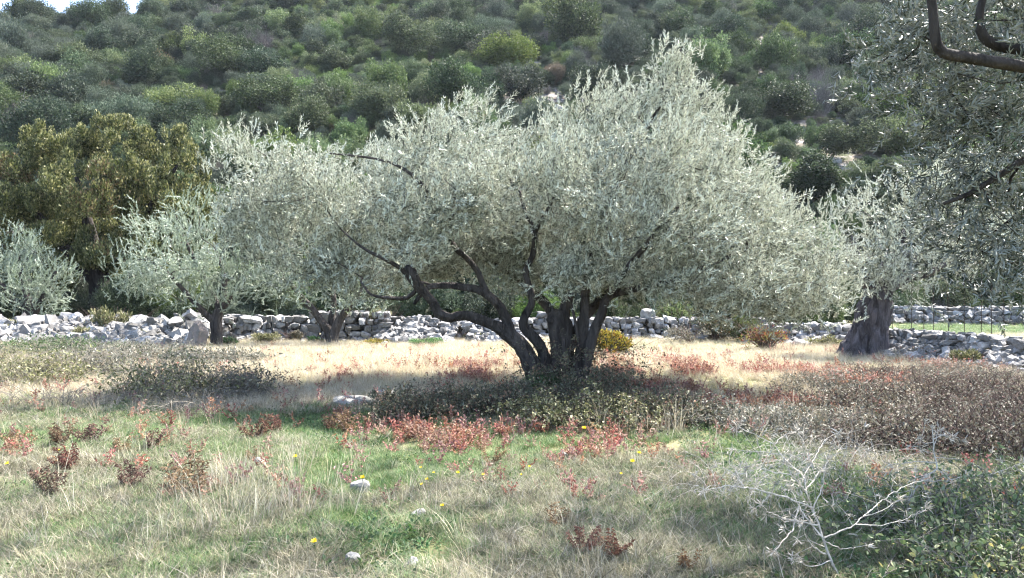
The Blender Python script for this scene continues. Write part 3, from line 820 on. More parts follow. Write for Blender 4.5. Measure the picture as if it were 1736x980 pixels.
# the near olive at the right edge: trunk outside the picture, limbs reaching in, unseen high crown shaped to shade the foreground
r6 = np.random.default_rng(106)
NEAR_SPRIG = [sprig_template(r6, n=9, step=.026, L=.064, Wd=.0135, ang=40) for _ in range(12)]
Yn = 5.6
fl = [
    (np.array([[5.6, 5.3, -.1], [5.55, 5.3, .5], [5.5, 5.4, 1.2], [5.3, 5.5, 1.9], [5.1, 5.5, 2.5]]), [.36, .28, .24, .22, .19]),
    (np.array([[5.2, 5.5, 2.2]] + [list(at(px, py, Yn)) for px, py in ((1960, 190), (1850, 135), (1760, 118), (1700, 108), (1640, 98), (1600, 90), (1586, 68), (1582, 30), (1577, -10), (1560, -70), (1500, -140))]),
     [.12, .07, .052, .044, .042, .04, .038, .035, .032, .029, .025, .015]),
    (np.array([[5.2, 5.5, 2.3]] + [list(at(px, py, Yn + .2)) for px, py in ((1900, 150), (1800, 95), (1736, 85), (1690, 77), (1668, 62), (1660, 35), (1668, -10), (1690, -80))]), [.10, .07, .046, .042, .038, .035, .03, .025, .016]),
    (np.array([[5.2, 5.5, 2.1]] + [list(at(px, py, Yn + .3)) for px, py in ((1900, 250), (1800, 255), (1736, 272), (1690, 300), (1640, 330), (1600, 345))]), [.09, .06, .04, .028, .022, .018, .012]),
    (np.array([[5.1, 5.5, 2.5], [4.7, 5.2, 3.6], [4.2, 5.0, 4.6]]), [.17, .12, .06]),
    (np.array([[5.1, 5.5, 2.5], [5.3, 6.0, 3.8], [5.2, 6.6, 5.2], [4.8, 7.0, 6.2]]), [.15, .12, .08, .04]),
    (np.array([[5.1, 5.5, 2.5], [5.4, 4.4, 3.6], [5.6, 3.4, 4.6]]), [.15, .12, .05]),
    (np.array([[5.1, 5.5, 2.5], [6.2, 5.5, 3.8], [7.4, 5.4, 5.0]]), [.15, .11, .05]),
]
NL = []
for px, py, rx, rz, Y, ry in [(1650, 20, 60, 40, 6.2, .4), (1720, 50, 40, 50, 6.1, .4), (1690, 165, 60, 35, 6.0, .4), (1600, 150, 50, 35, 6.2, .3), (1545, 50, 30, 45, 6.3, .3), (1650, 235, 60, 40, 6.2, .4),
                              (1720, 225, 40, 45, 5.9, .4), (1610, 305, 55, 35, 6.3, .4), (1690, 335, 55, 40, 6.1, .4), (1660, 405, 50, 30, 6.2, .4), (1730, 415, 40, 40, 5.9, .4), (1580, 215, 30, 30, 6.4, .3),
                              (1590, 390, 40, 35, 6.5, .3), (1720, 460, 30, 18, 6.0, .3), (1520, 90, 20, 25, 6.4, .25), (1630, 100, 40, 30, 6.4, .3)]:
    NL.append(L(px, py, rx, rz, Y, ry))
for x, y, z, a, b, c in [(4.0, 5.0, 5.4, 1.0, 1.2, .8), (4.6, 6.6, 5.6, 1.1, 1.0, .8), (5.2, 4.0, 5.2, 1.2, 1.3, .9), (6.2, 5.4, 5.2, 1.4, 1.4, 1.1), (7.4, 5.0, 4.6, 1.2, 1.3, 1.0), (6.4, 3.2, 4.8, 1.3, 1.2, 1.0), (6.6, 7.2, 5.0, 1.3, 1.2, 1.0), (7.3, 8.0, 3.6, .9, .9, 1.0), (7.6, 6.8, 2.8, .9, .9, .9),
                          (4.2, 8.4, 6.3, 1.2, 1.0, .7), (2.6, 7.6, 6.2, 1.2, 1.0, .6), (3.2, 6.2, 5.7, 1.1, 1.0, .6), (1.4, 6.8, 6.0, 1.0, 1.0, .6), (5.4, 9.2, 6.4, 1.1, 1.0, .7), (.4, 8.0, 6.5, 1.0, 1.0, .6), (2.2, 9.0, 6.8, 1.1, 1.0, .6)]:  # out of view: lobes added for dappled shade on grass and near leaves
    NL.append((np.array([x, y, z]), np.array([a, b, c])))
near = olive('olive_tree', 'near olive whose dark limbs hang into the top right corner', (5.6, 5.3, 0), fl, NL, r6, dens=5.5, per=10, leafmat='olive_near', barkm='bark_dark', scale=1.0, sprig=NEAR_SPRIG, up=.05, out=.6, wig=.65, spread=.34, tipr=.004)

# ------------------------------------------------------------------ broad shrubs
def shrub_mesh(name, rng, R=(1, 1, .8), lobes=9, leaves=5000, size=.055, aspect=.6, m='sh_green', sub=5, upb=.25, cone=0, hollow=.55, inner=True, jag=.22, sprigs=0):
    """a crown of nested lobes, about one unit in radius, base at z=0"""
    R = np.asarray(R, float)
    Ls = []
    for k in range(lobes):
        d = norm(rng.normal(size=3)); d[2] = abs(d[2]) * .9 - .15
        f = rng.uniform(.25, .85)
        c = d * R * f + np.array([0, 0, R[2] * .8])
        rr = rng.uniform(.22, .52)
        if cone:
            zz = rng.random(); c = np.array([rng.normal(0, .3) * (1 - zz), rng.normal(0, .3) * (1 - zz), .25 + zz * R[2] * 1.7]); rr = (.55 - .42 * zz) * rng.uniform(.8, 1.1)
        Ls.append((c, rr))
        for j in range(sub + 3):
            d2 = norm(rng.normal(size=3)); d2[2] = abs(d2[2]) * 1.1
            Ls.append((c + d2 * rr * rng.uniform(.7, 1.25), rr * rng.uniform(.2, .5)))
    w = np.array([r ** 2 for _, r in Ls]); w /= w.sum()
    idx = rng.choice(len(Ls), leaves, p=w)
    C = np.array([c for c, _ in Ls])[idx]; rr = np.array([r for _, r in Ls])[idx]
    u = rand_dirs(leaves, rng); s = hollow + (1 - hollow) * rng.random(leaves) ** .5
    P = C + u * (rr * s)[:, None] * np.array([1, 1, .85]) + rng.normal(0, jag * .25, (leaves, 3))
    k = P[:, 2] > .03
    P = P[k]; u = u[k]; n = len(P)
    D = norm(u * .8 + np.array([0, 0, upb + .2]) + rng.normal(0, .5, (n, 3)))
    N = norm(u * .7 + np.array([0, 0, .4]) + rng.normal(0, .6, (n, 3)))
    sz = size * rng.uniform(.5, 1.6, n)
    V, Q = leaf_geo(P, D, N, sz, sz * aspect, .15, .1)
    return V, Q

def twiggy(rng, n=260, R=(1, 1, 1.0), r=.006):
    """a bare grey shrub: fans of thin twigs"""
    mb = MB()
    for k in range(n):
        d = norm(np.array([rng.normal(0, .55), rng.normal(0, .55), 1]))
        Lg = rng.uniform(.5, 1.15)
        p0 = np.array([rng.normal(0, .12), rng.normal(0, .12), 0])
        pts = [p0]
        for j in range(1, 5):
            d = norm(d + rng.normal(0, .18, 3)); pts.append(pts[-1] + d * Lg * R[2] * .27)
        mb.add(*tube(np.array(pts) * np.array([R[0], R[1], 1]), np.linspace(r, r * .35, 5), 3, cap=False))
        for j in range(3):
            q = pts[2 + j % 3]; d3 = norm(d + rng.normal(0, .55, 3))
            mb.add(*tube(np.array([q, q + d3 * .12, q + norm(d3 + rng.normal(0, .3, 3)) * .26]), [r * .5, r * .4, r * .25], 3, cap=False))
    return mb

rsh = np.random.default_rng(300)
PROTO = {}
for kind, mname, kw in [('green', 'sh_green', dict(leaves=12000, size=.052, lobes=9)), ('green', 'sh_green', dict(leaves=12000, size=.05, lobes=6, R=(1.1, 1, .65))), ('green', 'sh_green', dict(leaves=12000, size=.05, lobes=12, R=(1, 1, 1.0))),
                        ('bright', 'sh_bright', dict(leaves=12000, size=.05, lobes=8)), ('bright', 'sh_bright', dict(leaves=12000, size=.052, lobes=10, R=(1.1, 1, .7))),
                        ('grey', 'sh_grey', dict(leaves=12000, size=.052, lobes=9, aspect=.35, upb=.6)), ('grey', 'sh_grey', dict(leaves=10000, size=.06, lobes=7, aspect=.35, R=(1.1, 1, .7), upb=.6)), ('grey', 'sh_grey', dict(leaves=10000, size=.06, lobes=11, aspect=.35, R=(.9, .9, 1.0), upb=.7)),
                        ('dark', 'sh_dark', dict(leaves=12000, size=.05, lobes=9)), ('dark', 'sh_dark', dict(leaves=12000, size=.05, lobes=7, R=(1.1, 1.1, .65))), ('dark', 'sh_dark', dict(leaves=12000, size=.052, lobes=12, R=(.9, .9, 1.1))),
                        ('rust', 'sh_rust', dict(leaves=9000, size=.055, lobes=8, R=(1, 1, .7)))]:
    V, Q = shrub_mesh(kind, rsh, **kw)
    PROTO.setdefault(kind, []).append(new_mesh('maquis_' + kind, V, Q, None, [M[mname]]))
for k in range(3):
    PROTO.setdefault('bare', []).append(twiggy(rsh, 330, (1, 1, 1.0), .009).mesh('maquis_bare', [M['sh_twig']]))

KINDW = {'green': ('round green shrub', .30), 'bright': ('bright green bushy shrub', .22), 'grey': ('grey-green feathery shrub', .15), 'dark': ('dark green dense shrub', .24), 'bare': ('leafless greyish twiggy shrub', .05), 'rust': ('brownish drying shrub', .004)}
# hand-placed shrubs that stand out: kind, px, py of the base, depth, radius, label
rh = np.random.default_rng(301)
placed = []; KEEP = []
def hill_depth(px, py):
    """depth at which the hillside shows at (px, py)"""
    Ys = np.linspace(30, 260, 1200)
    x = (px - 868) / F * Ys
    zz = hz(x, Ys); v = 480 - (zz - EYE) / Ys * F
    k = np.where(v <= py)[0]
    return Ys[k[0]] if len(k) else None

def put(kind, x, y, z, r, label, group=None, name=None, hs=1.0):
    me = PROTO[kind][rh.integers(len(PROTO[kind]))]
    o = link(name or 'shrub', me)
    o.location = (x, y, z); o.rotation_euler = (rh.normal(0, .12), rh.normal(0, .12), rh.uniform(0, 6.28))
    o.scale = (r * rh.uniform(.8, 1.3), r * rh.uniform(.8, 1.3), r * rh.uniform(1.0, 1.45) * hs)
    tag(o, label, 'shrub', group)
    placed.append((x, y, r))
    return o

for kind, px, py, rpx, lab, hs in [
    ('bright', 850, 125, 48, 'bright green pine-like shrub with a pointed right side, left of centre high on the slope', .8),
    ('green', 970, 85, 62, 'broad dark-topped green shrub above the bright spot of white scree', .8),
    ('grey', 1062, 135, 48, 'tall grey feathery shrub fanning out just above the big olive top', 1.2),
    ('green', 785, 105, 45, 'tall green shrub behind the bright pine-like shrub', 1.1),
    ('bright', 635, 215, 50, 'bright green shrub directly above the left crown of the big olive', 1.0),
    ('dark', 880, 180, 45, 'dark shrub beside the pale pink scree above the big olive', .8),
    ('bright', 1335, 280, 26, 'small bright green shrub standing in the pale scree on the right', 1.1),
    ('dark', 1335, 215, 52, 'dark shrub just above the pale scree right of the big olive', .8),
    ('bright', 1520, 270, 45, 'sunlit yellow-green shrub above the ancient olive', .9),
    ('green', 1450, 280, 50, 'mid-green shrub between the cone-shaped shrub and the sunlit one', .8),
    ('bare', 1395, 195, 34, 'pale leafless little tree standing out on the right slope', 1.4),
    ('green', 1320, 130, 48, 'round green shrub below the thin white scree chute', .9),
    ('green', 1440, 120, 45, 'rounded deep green shrub beside the near olive limb', .9),
    ('bright', 1215, 150, 50, 'green shrub at the right shoulder of the big olive top', .9),
    ('green', 455, 205, 48, 'olive-green bush just behind the right side of the oak top', .9),
    ('green', 580, 130, 40, 'dome-shaped green shrub above the gap between oak and olive', .9),
    ('green', 680, 110, 48, 'wide green shrub left of the pine-like one', .8),
]:
    Yd = hill_depth(px, py)
    if Yd is None: continue
    x = (px - 868) / F * Yd; r = rpx / F * Yd
    put(kind, x, Yd, float(hz(x, Yd)) - .1 * r, r, lab, None, None, hs); KEEP.append((px, py, rpx, Yd))

# the cone-shaped shrub
V, Q = shrub_mesh('cone', rsh, R=(1, 1, 1.3), lobes=16, leaves=14000, size=.055, cone=1)
o = link('shrub', new_mesh('cone_shrub', V, Q, None, [M['sh_green']]))
Yd = hill_depth(1380, 358) or 42; x = (1380 - 868) / F * Yd
o.location = (x, Yd, float(hz(x, Yd)) - .2); o.scale = (2.7, 2.7, 1.55)
tag(o, 'cone-shaped bright green shrub standing alone right of the big olive', 'shrub'); placed.append((x, Yd, 1.8)); KEEP.append((1380, 350, 52, Yd))

# random shrubs: candidates over the slope, nearest three hundred are things, the others one mass
cand = []
cells = {}
def free(x, y, r, f=.62):
    ci, cj = int(x // 8), int(y // 8)
    for i in range(ci - 1, ci + 2):
        for j in range(cj - 1, cj + 2):
            for (a, b, c) in cells.get((i, j), ()):
                if (a - x) ** 2 + (b - y) ** 2 < (f * (r + c)) ** 2: return False
    return True
def occupy(x, y, r): cells.setdefault((int(x // 8), int(y // 8)), []).append((x, y, r))
for p in placed: occupy(*p)
def scree(px, py):
    s = 0
    for cx, cy, rx, ry in ((925, 176, 56, 22), (1400, 248, 55, 18), (890, 78, 28, 12), (1290, 92, 8, 36), (1000, 215, 40, 12), (370, 165, 20, 8), (1430, 212, 22, 9), (1320, 300, 28, 16)):
        s = max(s, math.exp(-((px - cx) / rx) ** 2 - ((py - cy) / ry) ** 2))
    return s
kinds = list(KINDW); wts = np.array([KINDW[k][1] for k in kinds]); wts /= wts.sum()
for tries in range(150000):
    y = 24 + 236 * rh.random() ** .8
    x = rh.uniform(-.86, .80) * y + rh.uniform(-3, 3)
    z = float(hz(x, y))
    if y < 34: z = max(z, float(gz(x, y)) - .05)
    px = 868 + x / y * F; py = 480 - (z - EYE) / y * F
    if y < 34 and (px > 1420 or y < 26.5): continue
    if py < -160: continue
    if y < 34: r = rh.uniform(.6, 1.2)
    sc = max(scree(px, py), scree(px, py - 1.0 * F / y), .9 * scree(px, py - 2.2 * F / y))
    if sc > .35 and rh.random() < .93: continue
    patch = float(fbm(x * .06, y * .06, 55, 3))
    big = rh.random() < .55 * max(.25, 1 - tries / 36000)
    r = (rh.uniform(1.2, 2.3) if big else rh.uniform(.6, 1.25)) * (1 if y > 50 else .85)
    if y < 34: r = rh.uniform(.6, 1.2)
    if px < 300 and y > 95: r = min(r, rh.uniform(.8, 1.7))
    if any(y < k[3] and abs(px - k[0]) < .65 * (k[2] + r * F / y) and py - 2.1 * r * F / y < k[1] - .7 * k[2] and py > k[1] - k[2] for k in KEEP): continue
    if tries > 40000: r *= .66
    if tries > 90000: r *= rh.uniform(.5, .9)
    if not free(x, y, r, (.44 if tries < 90000 else .37) if sc < .15 else .75): continue
    occupy(x, y, r)
    w = wts.copy()
    w[kinds.index('grey')] *= 2.2 * float(fbm(x * .05, y * .05, 66, 2)) ** 1.5 * 2
    w[kinds.index('bright')] *= 2.4 if patch > .52 else .4
    if sc > .12: w[kinds.index('bare')] *= 6
    kd = kinds[rh.choice(len(kinds), p=w / w.sum())]
    if y < 34 and kd == 'bare': kd = 'dark'
    cand.append((y, x, z, r, kd, px, py))
cand.sort()
# how large each would show
inview = [c for c in cand if -60 < c[5] < 1800 and -40 < c[6]]
inview.sort(key=lambda c: -c[3] / c[0])
solo = set(id(c) for c in inview[:282])
rest = []
def where(px, py, y):
    side = 'left' if px < 560 else ('middle' if px < 1150 else 'right')
    hgt = 'at the hill foot behind the wall' if y < 36 else ('low on the slope' if y < 58 else ('halfway up the slope' if y < 85 else 'high on the slope'))
    return hgt, side
for c in cand:
    y, x, z, r, kd, px, py = c
    if id(c) in solo:
        hgt, side = where(px, py, y)
        nm = KINDW[kd][0]
        put(kd, x, y, z - .12 * r, r, f'{nm} {hgt}, {side} part of the hillside', f'{nm}s {hgt}, {side} part')
    else: rest.append(c)
print('solo shrubs', len(solo), 'rest', len(rest))

# ------------------------------------------------------------------ scattering of uncountable growth
def make_lib(name, meshes):
    c = bpy.data.collections.new(name)
    for k, me in enumerate(meshes):
        c.objects.link(bpy.data.objects.new(f'{name}_{k:02d}', me))
    return c

def scatter(name, lib, pts, rot, scl, idx, label, cat):
    me = bpy.data.meshes.new(name)
    me.vertices.add(len(pts)); me.vertices.foreach_set('co', np.asarray(pts, np.float32).ravel())
    a = me.attributes.new('rot', 'FLOAT_VECTOR', 'POINT'); a.data.foreach_set('vector', np.asarray(rot, np.float32).ravel())
    scl = np.asarray(scl, np.float32)
    if scl.ndim == 1: scl = np.repeat(scl[:, None], 3, 1)
    a = me.attributes.new('scl', 'FLOAT_VECTOR', 'POINT'); a.data.foreach_set('vector', scl.ravel())
    a = me.attributes.new('idx', 'INT', 'POINT'); a.data.foreach_set('value', np.asarray(idx, np.int32))
    o = link(name, me)
    tag(o, label, cat, None, 'stuff')
    ng = bpy.data.node_groups.new(name + '_scatter', 'GeometryNodeTree')
    ng.interface.new_socket('Geometry', in_out='INPUT', socket_type='NodeSocketGeometry')
    ng.interface.new_socket('Geometry', in_out='OUTPUT', socket_type='NodeSocketGeometry')
    N = ng.nodes; Lk = ng.links
    gi = N.new('NodeGroupInput'); go = N.new('NodeGroupOutput')
    ip = N.new('GeometryNodeInstanceOnPoints'); ci = N.new('GeometryNodeCollectionInfo')
    ci.inputs['Collection'].default_value = lib; ci.inputs['Separate Children'].default_value = True; ci.inputs['Reset Children'].default_value = True
    ip.inputs['Pick Instance'].default_value = True
    def attr(nm, ty):
        x = N.new('GeometryNodeInputNamedAttribute'); x.data_type = ty; x.inputs['Name'].default_value = nm; return x.outputs['Attribute']
    Lk.new(gi.outputs[0], ip.inputs['Points']); Lk.new(ci.outputs[0], ip.inputs['Instance'])
    Lk.new(attr('idx', 'INT'), ip.inputs['Instance Index']); Lk.new(attr('rot', 'FLOAT_VECTOR'), ip.inputs['Rotation']); Lk.new(attr('scl', 'FLOAT_VECTOR'), ip.inputs['Scale'])
    Lk.new(ip.outputs[0], go.inputs[0])
    md = o.modifiers.new('scatter', 'NODES'); md.node_group = ng
    return o

allm = []; mi = {}
for k in PROTO:
    mi[k] = (len(allm), len(PROTO[k])); allm += PROTO[k]
lib = make_lib('maquis', allm)
if rest:
    P = np.array([[c[1], c[0], c[2] - .12 * c[3]] for c in rest]); n = len(rest)
    idx = [mi[c[4]][0] + rh.integers(mi[c[4]][1]) for c in rest]
    rr = np.array([c[3] for c in rest])
    scatter('maquis_shrubbery', lib, P, np.stack([np.zeros(n), np.zeros(n), rh.uniform(0, 6.28, n)], 1), np.stack([rr, rr, rr * rh.uniform(1.0, 1.4, n)], 1), idx,
            'dense far shrubs merging into one green mass up the hillside', 'shrubbery')

# white rocks lying on the hillside
mb = MB(); rr_ = np.random.default_rng(401); P = []; Sz = []
for k in range(60000):
    y = rr_.uniform(36, 150); x = rr_.uniform(-.75, .75) * y; z = float(hz(x, y)); px = 868 + x / y * F; py = 480 - (z - EYE) / y * F
    s = scree(px, py)
    if rr_.random() < s * .5 + .006:
        a = rr_.uniform(.08, .26) * (1 if rr_.random() < .92 else 1.9); P.append([x, y, z + a * .1]); Sz.append([a, a * .8, a * .6])
    if len(P) > 2600: break
scatter_rocks(mb, ROCKS, np.array(P), Sz, rr_, .4)
o = link('scree', mb.mesh('scree', [M['stone']])); tag(o, 'pale loose stones strewn over bare patches of the hillside', 'scree', None, 'stuff')

# ------------------------------------------------------------------ the withering oak on the left
ro = np.random.default_rng(500)
def oak():
    Yo = 29.0
    b = np.array([at(170, 500, Yo)[0], Yo, 0.0])
    root = thing('oak_tree', 'big yellow-green oak with withered patches behind the left wall', 'tree', b)
    k = Yo / F
    mb = MB(); lim = []
    for pts, rads in ((((170, 570), (170, 520), (165, 450), (150, 380), (130, 300)), [.45, .38, .30, .2, .08]), (((168, 480), (220, 400), (270, 330), (300, 280)), [.25, .18, .12, .05]), (((166, 480), (110, 420), (60, 360), (20, 310)), [.25, .18, .12, .05])):
        P2, R2 = smooth_poly(np.array([at(x, y, Yo) for x, y in pts]), rads, .15); mb.add(*tube(P2 - b, R2, 12, .12, ro))
    link('trunk', mb.mesh('oak_trunk', [M['bark_dark']], True), root)
    LB = []; SUB = []
    for px, py, rx, rz, dy in [(110, 265, 60, 50, 0), (190, 245, 60, 42, 0), (260, 262, 55, 48, 0), (310, 300, 50, 52, .2), (60, 320, 60, 55, -.2), (10, 320, 50, 50, 0), (-50, 360, 60, 70, .3), (140, 330, 75, 55, -1.6), (230, 330, 75, 55, -1.7),
                               (300, 370, 60, 55, -.6), (180, 400, 90, 60, -1.2), (60, 400, 80, 70, -.8), (330, 420, 45, 50, 0), (120, 450, 90, 55, -.4), (250, 450, 80, 50, -.4), (30, 450, 80, 50, 0), (170, 300, 120, 70, 1.4), (50, 350, 90, 80, 1.4), (280, 370, 80, 80, 1.4), (160, 440, 140, 60, 1.0)]:
        c = at(px, py, Yo + dy) - b; r = np.array([rx * k, (rx + rz) * .5 * k, rz * k]) * .82
        LB.append((c, r))
        for j in range(9):
            d = norm(ro.normal(size=3)); d[2] = d[2] * .7 + .25; d[1] -= .2; d = norm(d)
            q = ro.uniform(.24, .40)
            SUB.append((c + d * r * ro.uniform(.75, 1.4), r * q * np.array([.85, .85, 1.25])))
    for j in range(110):
        c0, r0 = LB[ro.integers(0, 16)]; d = norm(np.array([ro.normal(0, .6), ro.normal(0, .6) - .2, 1.0]))
        SUB.append((c0 + d * r0 * ro.uniform(.95, 1.3), r0 * ro.uniform(.10, .2) * np.array([.8, .8, 2.4])))
    LB = SUB + [(c, r * .8) for c, r in LB]
    w = np.array([r.prod() ** (2 / 3) * (.03 if k >= len(SUB) else 1) for k, (_, r) in enumerate(LB)]); w /= w.sum()
    n = 150000
    idx = ro.choice(len(LB), n, p=w)
    C = np.array([c for c, _ in LB])[idx]; Rr = np.array([r for _, r in LB])[idx]
    u = rand_dirs(n, ro); s = .5 + .55 * ro.random(n)
    P = C + u * Rr * s[:, None]
    D = norm(u * .5 + np.array([0, 0, 1.0]) + ro.normal(0, .35, (n, 3))); N = norm(u + ro.normal(0, .6, (n, 3)))
    sz = ro.uniform(.06, .13, n)
    keep = P[:, 2] > .25
    dryc = at(185, 355, Yo - 2.6) - b
    dd = np.abs((P - dryc) / np.array([1.5, 1.6, 1.6])); dry = (np.linalg.norm(dd, axis=1) < .55 + .9 * fbm(P[:, 0] * 1.1, P[:, 2] * 1.1, 88, 3)) & (ro.random(n) < .28)
    dc2 = at(15, 300, Yo) - b
    dry |= (np.linalg.norm((P - dc2) / np.array([1.1, 2.5, .9]), axis=1) < 1) & (ro.random(n) < .4)
    V, Q = leaf_geo(P[keep & ~dry], D[keep & ~dry], N[keep & ~dry], sz[keep & ~dry], sz[keep & ~dry] * .5)
    link('crown', new_mesh('oak_crown', V, Q, None, [M['oak']]), root)
    m = keep & dry
    V, Q = leaf_geo(P[m], D[m], N[m], sz[m], sz[m] * .45)
    c = link('withered_foliage', new_mesh('oak_withered', V, Q, None, [M['oak_dry']]), root); c['label'] = 'brown withered leaves on the front of the oak'
oak()

# ------------------------------------------------------------------ low bushes in the field
def bush(name, label, px, py, rpx, hpx, mname, rng, leaves=4500, size=.05, aspect=.5, cat='bush', stems=40, stem_m='stem_dark', Y=None, lob=8):
    p = gp(px, py) if Y is None else np.array([(px - 868) / F * Y, Y, 0.0])
    k = p[1] / F; r = rpx * k; hh = hpx * k
    root = thing(name, label, cat, p)
    V, Q = shrub_mesh(name, rng, R=(1, 1, .62), lobes=lob, leaves=leaves, size=size / r, aspect=aspect, upb=.6)
    V = V * np.array([r * .95, r * .95, 1]); V[:, 2] *= hh / max(V[:, 2].max(), .01)
    link('foliage', new_mesh(name, V, Q, None, [M[mname]]), root)
    mb = MB()
    for j in range(stems):
        d = norm(np.array([rng.normal(0, .6), rng.normal(0, .6), 1])); e = d * hh * rng.uniform(.7, 1.0) / max(d[2], .5)
        mid = e * .5 + rng.normal(0, .03, 3)
        mb.add(*tube(np.array([[rng.normal(0, .03), rng.normal(0, .03), -.02], mid, e]), [.007, .005, .002], 4, cap=False))
    link('stems', mb.mesh(name + '_stems', [M[stem_m]], True), root)
    return root
rb = np.random.default_rng(600)
bush('bush', 'round yellow-green bush right of the big olive trunk', 1039, 603, 38, 48, 'yellow_leaf', rb, 5500, .055)
bush('bush', 'loose red and yellow bush in front of the rubble wall, left of the ancient olive', 1298, 596, 42, 52, 'red_leaf', rb, 1300, .05, lob=9, stems=110)
bush('bush', 'low bright green tuft-like bush left of the big olive, before the wall', 722, 588, 30, 18, 'grass', rb, 2500, .07, .25)
bush('bush', 'small yellowish tuft at the foot of the wall beside the twin-stemmed olive', 640, 584, 22, 13, 'yellow_leaf', rb, 900, .06, .3)
bush('bush', 'dark green clump at the foot of the thin left olive', 392, 586, 18, 16, 'weed', rb, 900, .07, .4)
bush('bush', 'green leafy clump beside the twin-stemmed olive foot', 538, 584, 18, 16, 'weed', rb, 900, .07, .4)
bush('bush', 'sprawling olive-green bush growing over the left rubble wall', 190, 0, 30, 62, 'thick_olive', rb, 3500, .06, .5, Y=21.6)
bush('bush', 'greenish bush on the wall top behind the round yellow bush', 1140, 0, 42, 70, 'sh_bright', rb, 3500, .07, .5, Y=23.2)
bush('bush', 'grey-green bush leaning on the wall left of the big olive limb', 640, 0, 30, 62, 'thick_olive', rb, 3500, .06, .5, Y=22.0)
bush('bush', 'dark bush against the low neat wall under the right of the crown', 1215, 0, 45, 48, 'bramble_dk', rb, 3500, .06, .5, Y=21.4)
for px, Y, rr_b, hb, mm, lb in [(20, 21.4, 26, 40, 'thick_olive', 'olive-green shrublet over the wall at the left edge'), (95, 21.2, 30, 34, 'thick_brown', 'brownish twiggy shrublet on the left rubble bank'), (135, 20.8, 24, 30, 'thick_olive', 'small olive-green shrublet on the rubble left of the sprawling bush'), (250, 20.6, 24, 26, 'thick_olive', 'small shrublet on the rubble right of the sprawling bush'),
                          (455, 20.8, 24, 20, 'thick_olive', 'grey-green tuft at the wall foot between the two thin olives'), (500, 21.2, 16, 22, 'thick_brown', 'brown tuft at the wall foot left of the twin-stemmed olive'), (800, 20.9, 22, 22, 'thick_olive', 'pale shrublet at the wall foot under the big olive limb'), (860, 20.6, 20, 24, 'thick_brown', 'dry brown shrublet behind the left stem of the big olive'), (1170, 20.4, 40, 34, 'thick_brown', 'dry brown shrublet before the neat wall'),
                          (1400, 18.6, 34, 28, 'thick_olive', 'grey-green shrublet left of the ancient olive foot'), (1550, 16.2, 34, 30, 'thick_brown', 'brown shrublet leaning on the loose-stone wall'), (1645, 14.6, 24, 34, 'thick_olive', 'green shrublet at the foot of the loose-stone wall')]:
    bush('bush', lb, px, 0, rr_b, hb, mm, rb, 1500, .055, .4, Y=Y, lob=6)
bush('bush', 'yellow-green bush on the rubble between the red bush and the crown', 1262, 0, 26, 55, 'sh_bright', rb, 2000, .06, .5, Y=21.0)

# ------------------------------------------------------------------ thickets
def thicket(name, label, x, y, rx, ry, hh, rng, leafm, stemm, stems=150, leaves=4000, lsize=.03, aspect=.5, cat='thicket', droop=.5, sr=.004, reach=.7, group=None):
    b = np.array([x, y, float(gz(x, y))])
    root = thing(name, label, cat, b, group)
    mb = MB(); LP = []; LD = []
    for k in range(stems):
        a = rng.uniform(0, 6.283); q = math.sqrt(rng.random())
        p0 = np.array([rx * q * math.cos(a), ry * q * math.sin(a), 0])
        p0[2] = float(gz(x + p0[0], y + p0[1])) - b[2] - .02
        d = norm(np.array([rng.normal(0, .5), rng.normal(0, .5), 1])); top = hh * (1.05 - .5 * q * q) * rng.uniform(.35, 1.25)
        e = rng.normal(0, reach * hh, 2)
        P = np.array([p0, p0 + np.array([e[0] * .25, e[1] * .25, top * .65]), p0 + np.array([e[0] * .7, e[1] * .7, top]), p0 + np.array([e[0] * 1.2, e[1] * 1.2, top * (1 - droop * rng.random())])])
        P2, R2 = smooth_poly(P, [sr, sr * .8, sr * .6, sr * .25], .06)
        mb.add(*tube(P2, R2, 3, cap=False))
        m = max(3, leaves // stems)
        t = rng.uniform(.15, 1, m) * (len(P2) - 1); i = t.astype(int).clip(0, len(P2) - 2)
        LP.append(P2[i] + (P2[i + 1] - P2[i]) * (t - i)[:, None] + rng.normal(0, lsize * .8, (m, 3))); LD.append(norm(P2[i + 1] - P2[i]))
        for j in range(2):
            s = P2[rng.integers(len(P2) // 3, len(P2))]; dd = norm(rng.normal(size=3) + np.array([0, 0, .5]))
            mb.add(*tube(np.array([s, s + dd * hh * .15, s + dd * hh * .3 + rng.normal(0, .03, 3)]), [sr * .5, sr * .4, sr * .2], 3, cap=False))
    link('stems', mb.mesh(name + '_stems', [M[stemm]], True), root)
    LP = np.concatenate(LP); LD = np.concatenate(LD); n = len(LP)
    D = norm(LD * .4 + rng.normal(0, .6, (n, 3)) + np.array([0, 0, .1])); N = norm(np.array([0, 0, 1.0]) + rng.normal(0, .45, (n, 3)))
    sz = lsize * rng.uniform(.35, 1.6, n)
    V, Q = leaf_geo(LP, D, N, sz, sz * aspect, .15, .15)
    k = V.reshape(-1, 6, 3)[:, 0, 2] > -.05
    link('foliage', new_mesh(name, V, Q, None, [M[leafm]]), root)
    return root
rt = np.random.default_rng(700)
